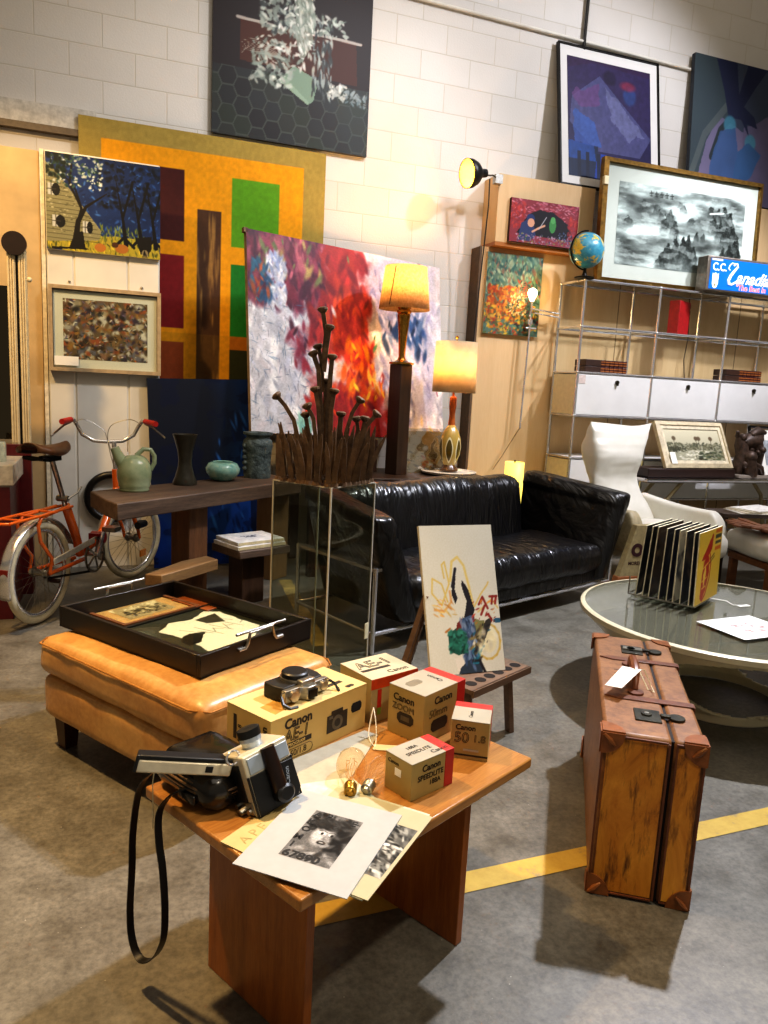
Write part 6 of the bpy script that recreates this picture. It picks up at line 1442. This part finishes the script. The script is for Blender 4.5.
m = MB(); m.box(-.0018, .018, .030, .001, .066, .100); m.build('side_leather', blp, mv, bevel=.0008)
m = MB(); m.box(-.003, .006, .008, 0, .060, .030); m.cyl((-.008, .014, .016), (0, .014, .016), .006, seg=14); m.cyl((-.009, .046, .024), (0, .046, .024), .005, seg=14); m.cyl((-.014, .030, .016), (0, .030, .018), .007, seg=14); m.build('side_knob', steel, mv)
m = MB(); m.lathe([(.016, .112), (.017, .126), (.0185, .128), (.0185, .150), (.014, .153), (0, .153)], c=(.042, .034, 0), seg=26); m.build('eyepiece', slb, mv)
m = MB(); m.lathe([(.0192, .136), (.0192, .151), (.013, .1535), (0, .1535)], c=(.042, .034, 0), seg=26); m.build('eyecup', black, mv)
gp = MB().at((.004, .050, .096), rot=(0, -27, 152)); gp.box(0, -.019, -.014, .150, .019, .008); g_ = gp.build('grip', slv, mv, bevel=.003)
gp = MB().at((.004, .050, .096), rot=(0, -27, 152)); gp.box(0, -.018, .008, .152, .018, .016); gp.box(.148, -.019, -.014, .154, .019, .016); gp.build('grip_cover', blp, g_, bevel=.002)
gp = MB().at((.004, .050, .096), rot=(0, -27, 152)); gp.box(.030, .0185, -.008, .042, .0205, .003); gp.build('grip_button', black, g_, bevel=.001)
m = MB(); m.tube([(-.004+.012*math.cos(a), .02, .118+.012*math.sin(a)) for a in [k*PI/8 for k in range(16)]], .002, 6, closed=True); m.build('wrist_ring', chrome, mv)
text('script_lettering', 'Canon', .012, slb, mv, (.070, -.0024, .03), (90, -80, 0), bold=.01)
# paper things -----------------------------------------------------------
fo = thing('folder', 'cream paper folder with faint capitals peeping out under the movie camera and print', 'paper', (.201, 1.220, TZ), 39)
MB().box(.0, -.029, 0, .20, .029, .003).build('cover', plain('folder_cream', '#bfa870', .7, 0, .04), fo, smooth=0)
text('lettering', 'A P E', .030, plain('folder_print', '#a8965e', .7), fo, (.020, -.012, .0032), (0, 0, 0))
def sheet(name, lab, pts, z, th, matl, kind='paper'):
    m = MB(); n = len(pts); c_ = Vector((sum(p[0] for p in pts)/n, sum(p[1] for p in pts)/n, z))
    m.prism([(p[0]-c_.x, p[1]-c_.y) for p in pts], 0, th)
    return tag(m.build(name, matl, loc=c_, smooth=0), lab, kind)
sheet('paper_sheet', 'pale grey folded sheet lying under the bulbs and the long carton', [(.30, 1.45), (.44, 1.345), (.60, 1.57), (.575, 1.60), (.335, 1.485)], TZ+.0002, .0018, plain('sheet_grey', '#aca593', .7, 0, .06))
wp_ = plain('print_white', '#aeb0b0', .45, 0, .02); cp_ = plain('print_cream', '#b5ac8c', .5, 0, .02)
u_, v_ = Vector((.79, .61, 0)).normalized(), Vector((-.645, .764, 0)).normalized()
def cardboard(name, lab, c, ang, w, d, z, matl, art, aw, ah, ox=0, oy=0):
    o = thing(name, lab, 'print', (c[0], c[1], z), ang)
    MB().box(-w/2, -d/2, 0, w/2, d/2, .0016).build('mount', matl, o, smooth=0)
    art.mesh('photograph', o, loc=(ox, oy, .0019), flat=True, origin='c', rough=.4)
    return o
# top: image-up direction on the table runs towards the back right
a = Art(.098, .152, 170, '#8a8a8a', seed=95)
a.mixin('#3a3a3a', a.noise(5, 5, 3)*.8)
dabsP(a, 260, ['#1a1a1a', '#3a3a3a', '#5a5a5a', '#0d0d0d', '#777777'], reg=(.12, .08, .95, .40), size=.03, ar=3, ang=.8, jit=.8)
a.ell(.54, .46, .27, .235, '#a4a4a4', 1, .25); a.ell(.50, .42, .20, .16, '#c2c2c2', .8, .6); a.ell(.66, .52, .14, .18, '#7c7c7c', .7, .8); a.ell(.54, .27, .27, .08, '#2a2a2a', .9, .6)
dabsP(a, 120, ['#1a1a1a', '#4a4a4a', '#2c2c2c'], reg=(.26, .14, .86, .30), size=.03, ar=3, ang=.4, jit=.9)
for u in (.44, .64): a.ell(u, .425, .065, .026, '#dcdcdc', .9, .5); a.ell(u, .428, .030, .026, '#161616', 1, .3); a.stroke([(u-.08, .385), (u, .365), (u+.08, .385)], .014, '#4a4a4a', .8); a.stroke([(u-.07, .455), (u, .465), (u+.07, .452)], .010, '#6a6a6a', .6)
a.stroke([(.54, .43), (.52, .51)], .02, '#8a8a8a', .8); a.ell(.54, .525, .055, .02, '#6e6e6e', .8, .6); a.ell(.54, .605, .085, .04, '#1c1c1c', 1, .4); a.ell(.54, .597, .05, .012, '#cfcfcf', .7, .5); a.ell(.54, .645, .09, .014, '#8f8f8f', .7, .6)
a.poly([(.30, .78), (.42, .70), (.62, .70), (.85, .80), (.92, .98), (.25, .98)], '#5a5a5a', .9, .04); dabsP(a, 60, ['#9a9a9a', '#2a2a2a', '#6a6a6a'], reg=(.25, .72, .95, .95), size=.04, ar=3)
dabsP(a, 40, ['#111111', '#4a4a4a'], reg=(.75, .2, .97, .75), size=.05, ar=2); a.grain(.18, 60, 60)
p1 = cardboard('mounted_print', 'white mounted photograph of a wide-eyed child with block letters, topmost print', (.359, 1.195), -41, .213, .264, TZ+.0078, wp_, a, .098, .152)
lt_ = plain('letter_pale', '#d8d8d8', .6); ltd = plain('letter_dark', '#141414', .6)
for s, x, y in (('A', -.046, .056), ('P', -.022, .058), ('E', .030, .056), ('K', -.048, .030), ('O', -.048, .005), ('M', -.050, -.022), ('I', -.044, -.046)): text('block_letter', s, .022, ltd, p1, (x, y, .0021), (0, 0, 0), bold=.03)
text('block_letter', '67890', .026, ltd, p1, (-.046, -.074, .0021), (0, 0, 0), bold=.03, sx=1.1)
a = Art(.15, .16, 120, '#6a6a66', seed=96); dabsP(a, 420, ['#2a2a28', '#9a9a94', '#50504c', '#c2c2ba', '#161614'], size=.025, ar=3, ang=.7, jit=.8); a.stroke([(.3, .5), (.8, .42)], .05, '#e8e8e4', .9)
cardboard('mounted_print', 'cream mounted black and white photograph half hidden under the top print', (.410, 1.188), -46, .213, .275, TZ+.0052, cp_, a, .13, .16, .025, .0)
MB_ = thing('mounted_print', 'lowest cream card in the pile of prints, showing as a thin edge', 'print', (.402, 1.198, TZ+.0026), -46); MB().box(-.108, -.140, 0, .110, .145, .0022).build('mount', plain('print_green_grey', '#c2c3aa', .6), MB_, smooth=0)
sheet('tissue_sheet', 'thin translucent sheet showing at the back left of the pile of prints', [W(.10, .23), W(.13, .34), W(.33, .23), W(.30, .12)], TZ+.0021, .0004, plain('tissue', '#cfd0bc', .5))
# light bulbs ------------------------------------------------------------
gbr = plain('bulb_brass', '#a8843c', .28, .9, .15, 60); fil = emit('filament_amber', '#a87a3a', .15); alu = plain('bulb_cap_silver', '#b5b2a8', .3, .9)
def bulb(name, lab, base_p, tip_p, gm, cap, rad, n):
    d = Vector(tip_p)-Vector(base_p); L = d.length
    o = bpy.data.objects.new(name, None); COL.objects.link(o); tag(o, lab, 'light bulb'); o.location = base_p; o.empty_display_size = .03
    o.rotation_mode = 'QUATERNION'; o.rotation_quaternion = d.to_track_quat('Z', 'Y')
    m = MB(); m.lathe([(0, 0), (.006, 0), (.008, .004), (.0125, .005)]+[(.0125+.0009*(k % 2), .006+.0024*k) for k in range(8)]+[(.0125, .027)], seg=20); m.build('screw_cap', cap, o)
    m = MB(); m.lathe([(.0125, .026), (.015, .034), (rad*.75, L*.45), (rad*.97, L*.60), (rad, L*.70), (rad*.9, L*.84), (rad*.6, L*.95), (rad*.25, L*.99), (0, L)], seg=32, close=False); m.build('glass_envelope', gm, o, smooth=80)
    m = MB(); m.tube([(0, 0, .026), (0, 0, .05)], [.006, .003], 8)
    for k in range(n):
        q = 2*PI*k/n; m.tube([(.004*math.cos(q), .004*math.sin(q), .045), (.011*math.cos(q), .011*math.sin(q), .06), (.012*math.cos(q+.4), .012*math.sin(q+.4), L*.75), (.005*math.cos(q), .005*math.sin(q), L*.8)], .0006, 4)
    m.build('filament', fil, o); return o
amb = glass('amber_bulb_glass', '#fcf3e2', .0, .03, .9); clr = glass('clear_bulb_glass', '#fbf9f4', .0, .03, .9)
bulb('light_bulb', 'clear amber filament bulb with brass cap, lying in front of the long carton', (.449, 1.315, TZ+.015), (.492, 1.440, TZ+.034), amb, gbr, .033, 7)
bulb('light_bulb', 'clear filament bulb with silver cap, lying beside the flash carton', (.482, 1.318, TZ+.014), (.560, 1.408, TZ+.026), clr, alu, .024, 5)
o = thing('price_tag', 'buff price tag on string fallen from the long camera carton', 'tag', (.597, 1.500, TZ+.003), -20, rot=(R(4), R(-3), R(-28)))
MB().prism([(-.032, -.012), (.024, -.012), (.034, -.004), (.034, .004), (.024, .012), (-.032, .012)], 0, .001).build('card', cream, o, smooth=0)
m = MB(); m.tube(smoothp([(-.028, .0, .001), (-.042, .02, .003), (-.050, .045, .012), (-.048, .07, .035), (-.044, .085, .055)]), .0012, 5); m.tube(smoothp([(-.028, .0, .001), (-.030, .03, .006), (-.035, .06, .03), (-.044, .085, .055)]), .0012, 5); m.build('string', paper, o)
# ================================================================ light
def spot(name, loc, tgt, power, col, size=50, blend=.4, rad=.08):
    l = bpy.data.lights.new(name, 'SPOT'); l.energy = power; l.color = lin(col); l.spot_size = R(size); l.spot_blend = blend; l.shadow_soft_size = rad
    o = bpy.data.objects.new(name, l); COL.objects.link(o); o.location = loc
    o.rotation_euler = (Vector(tgt)-Vector(loc)).to_track_quat('-Z', 'Y').to_euler(); return o
def point(name, loc, power, col, rad=.03):
    l = bpy.data.lights.new(name, 'POINT'); l.energy = power; l.color = lin(col); l.shadow_soft_size = rad; l.specular_factor = .15
    o = bpy.data.objects.new(name, l); COL.objects.link(o); o.location = loc; return o
def area(name, loc, tgt, power, col, sx, sy):
    l = bpy.data.lights.new(name, 'AREA'); l.energy = power; l.color = lin(col); l.shape = 'RECTANGLE'; l.size = sx; l.size_y = sy
    o = bpy.data.objects.new(name, l); COL.objects.link(o); o.location = loc
    o.rotation_euler = (Vector(tgt)-Vector(loc)).to_track_quat('-Z', 'Y').to_euler(); return o
w = bpy.data.worlds.new('world'); SC.world = w; w.use_nodes = True
w.node_tree.nodes['Background'].inputs[0].default_value = (*lin('#cfc6b4'), 1); w.node_tree.nodes['Background'].inputs[1].default_value = .34
COOL = '#eef2ff'; WARM = '#ffd08a'; NEUT = '#fff0d8'
spot('track_spot_cool', (3.25, 2.87, 4.1), (1.6, 1.6, 0), 900, COOL, 78, .4, .06)
spot('track_spot_wall', (4.6, 2.4, 4.8), (3.3, 5.5, 2.4), 360, '#f0f2ff', 74, .6, .10)
spot('track_spot_wall_left', (2.6, 2.2, 5.0), (1.2, 5.5, 1.9), 310, '#f4f2f4', 62, .6, .30)
spot('track_spot_warm', (-1.0, 2.6, 4.2), (-.55, 2.3, 0), 720, WARM, 62, .8, .08)
spot('track_spot_panel', (-1.2, 3.2, 3.6), (-.5, 5.0, 1.9), 260, WARM, 55, .7, .08)
spot('track_spot_table', (1.6, -.2, 4.0), (.4, 1.4, .4), 170, NEUT, 40, .6, .08)
spot('track_spot_shelf', (5.2, 3.0, 4.6), (4.4, 5.0, 1.2), 480, '#f6f4ff', 60, .6, .08)
area('ceiling_fill', (1.8, 1.5, 5.6), (1.8, 2.2, 0), 105, '#fff0dc', 6, 5)
point('lamp_light', (1.90, 4.9, 1.985), 22, '#ffc98a'); point('lamp_light', (2.27, 4.86, 1.43), 10, '#ffb86a'); point('lantern_light', (2.90, 4.89, .5), 7, '#ffcf40', .05)
point('sconce_light', (3.14, 5.25, 2.04), 3, '#ffd28a'); point('clamp_light', (2.50, 5.26, 2.79), 5, '#ffd070')
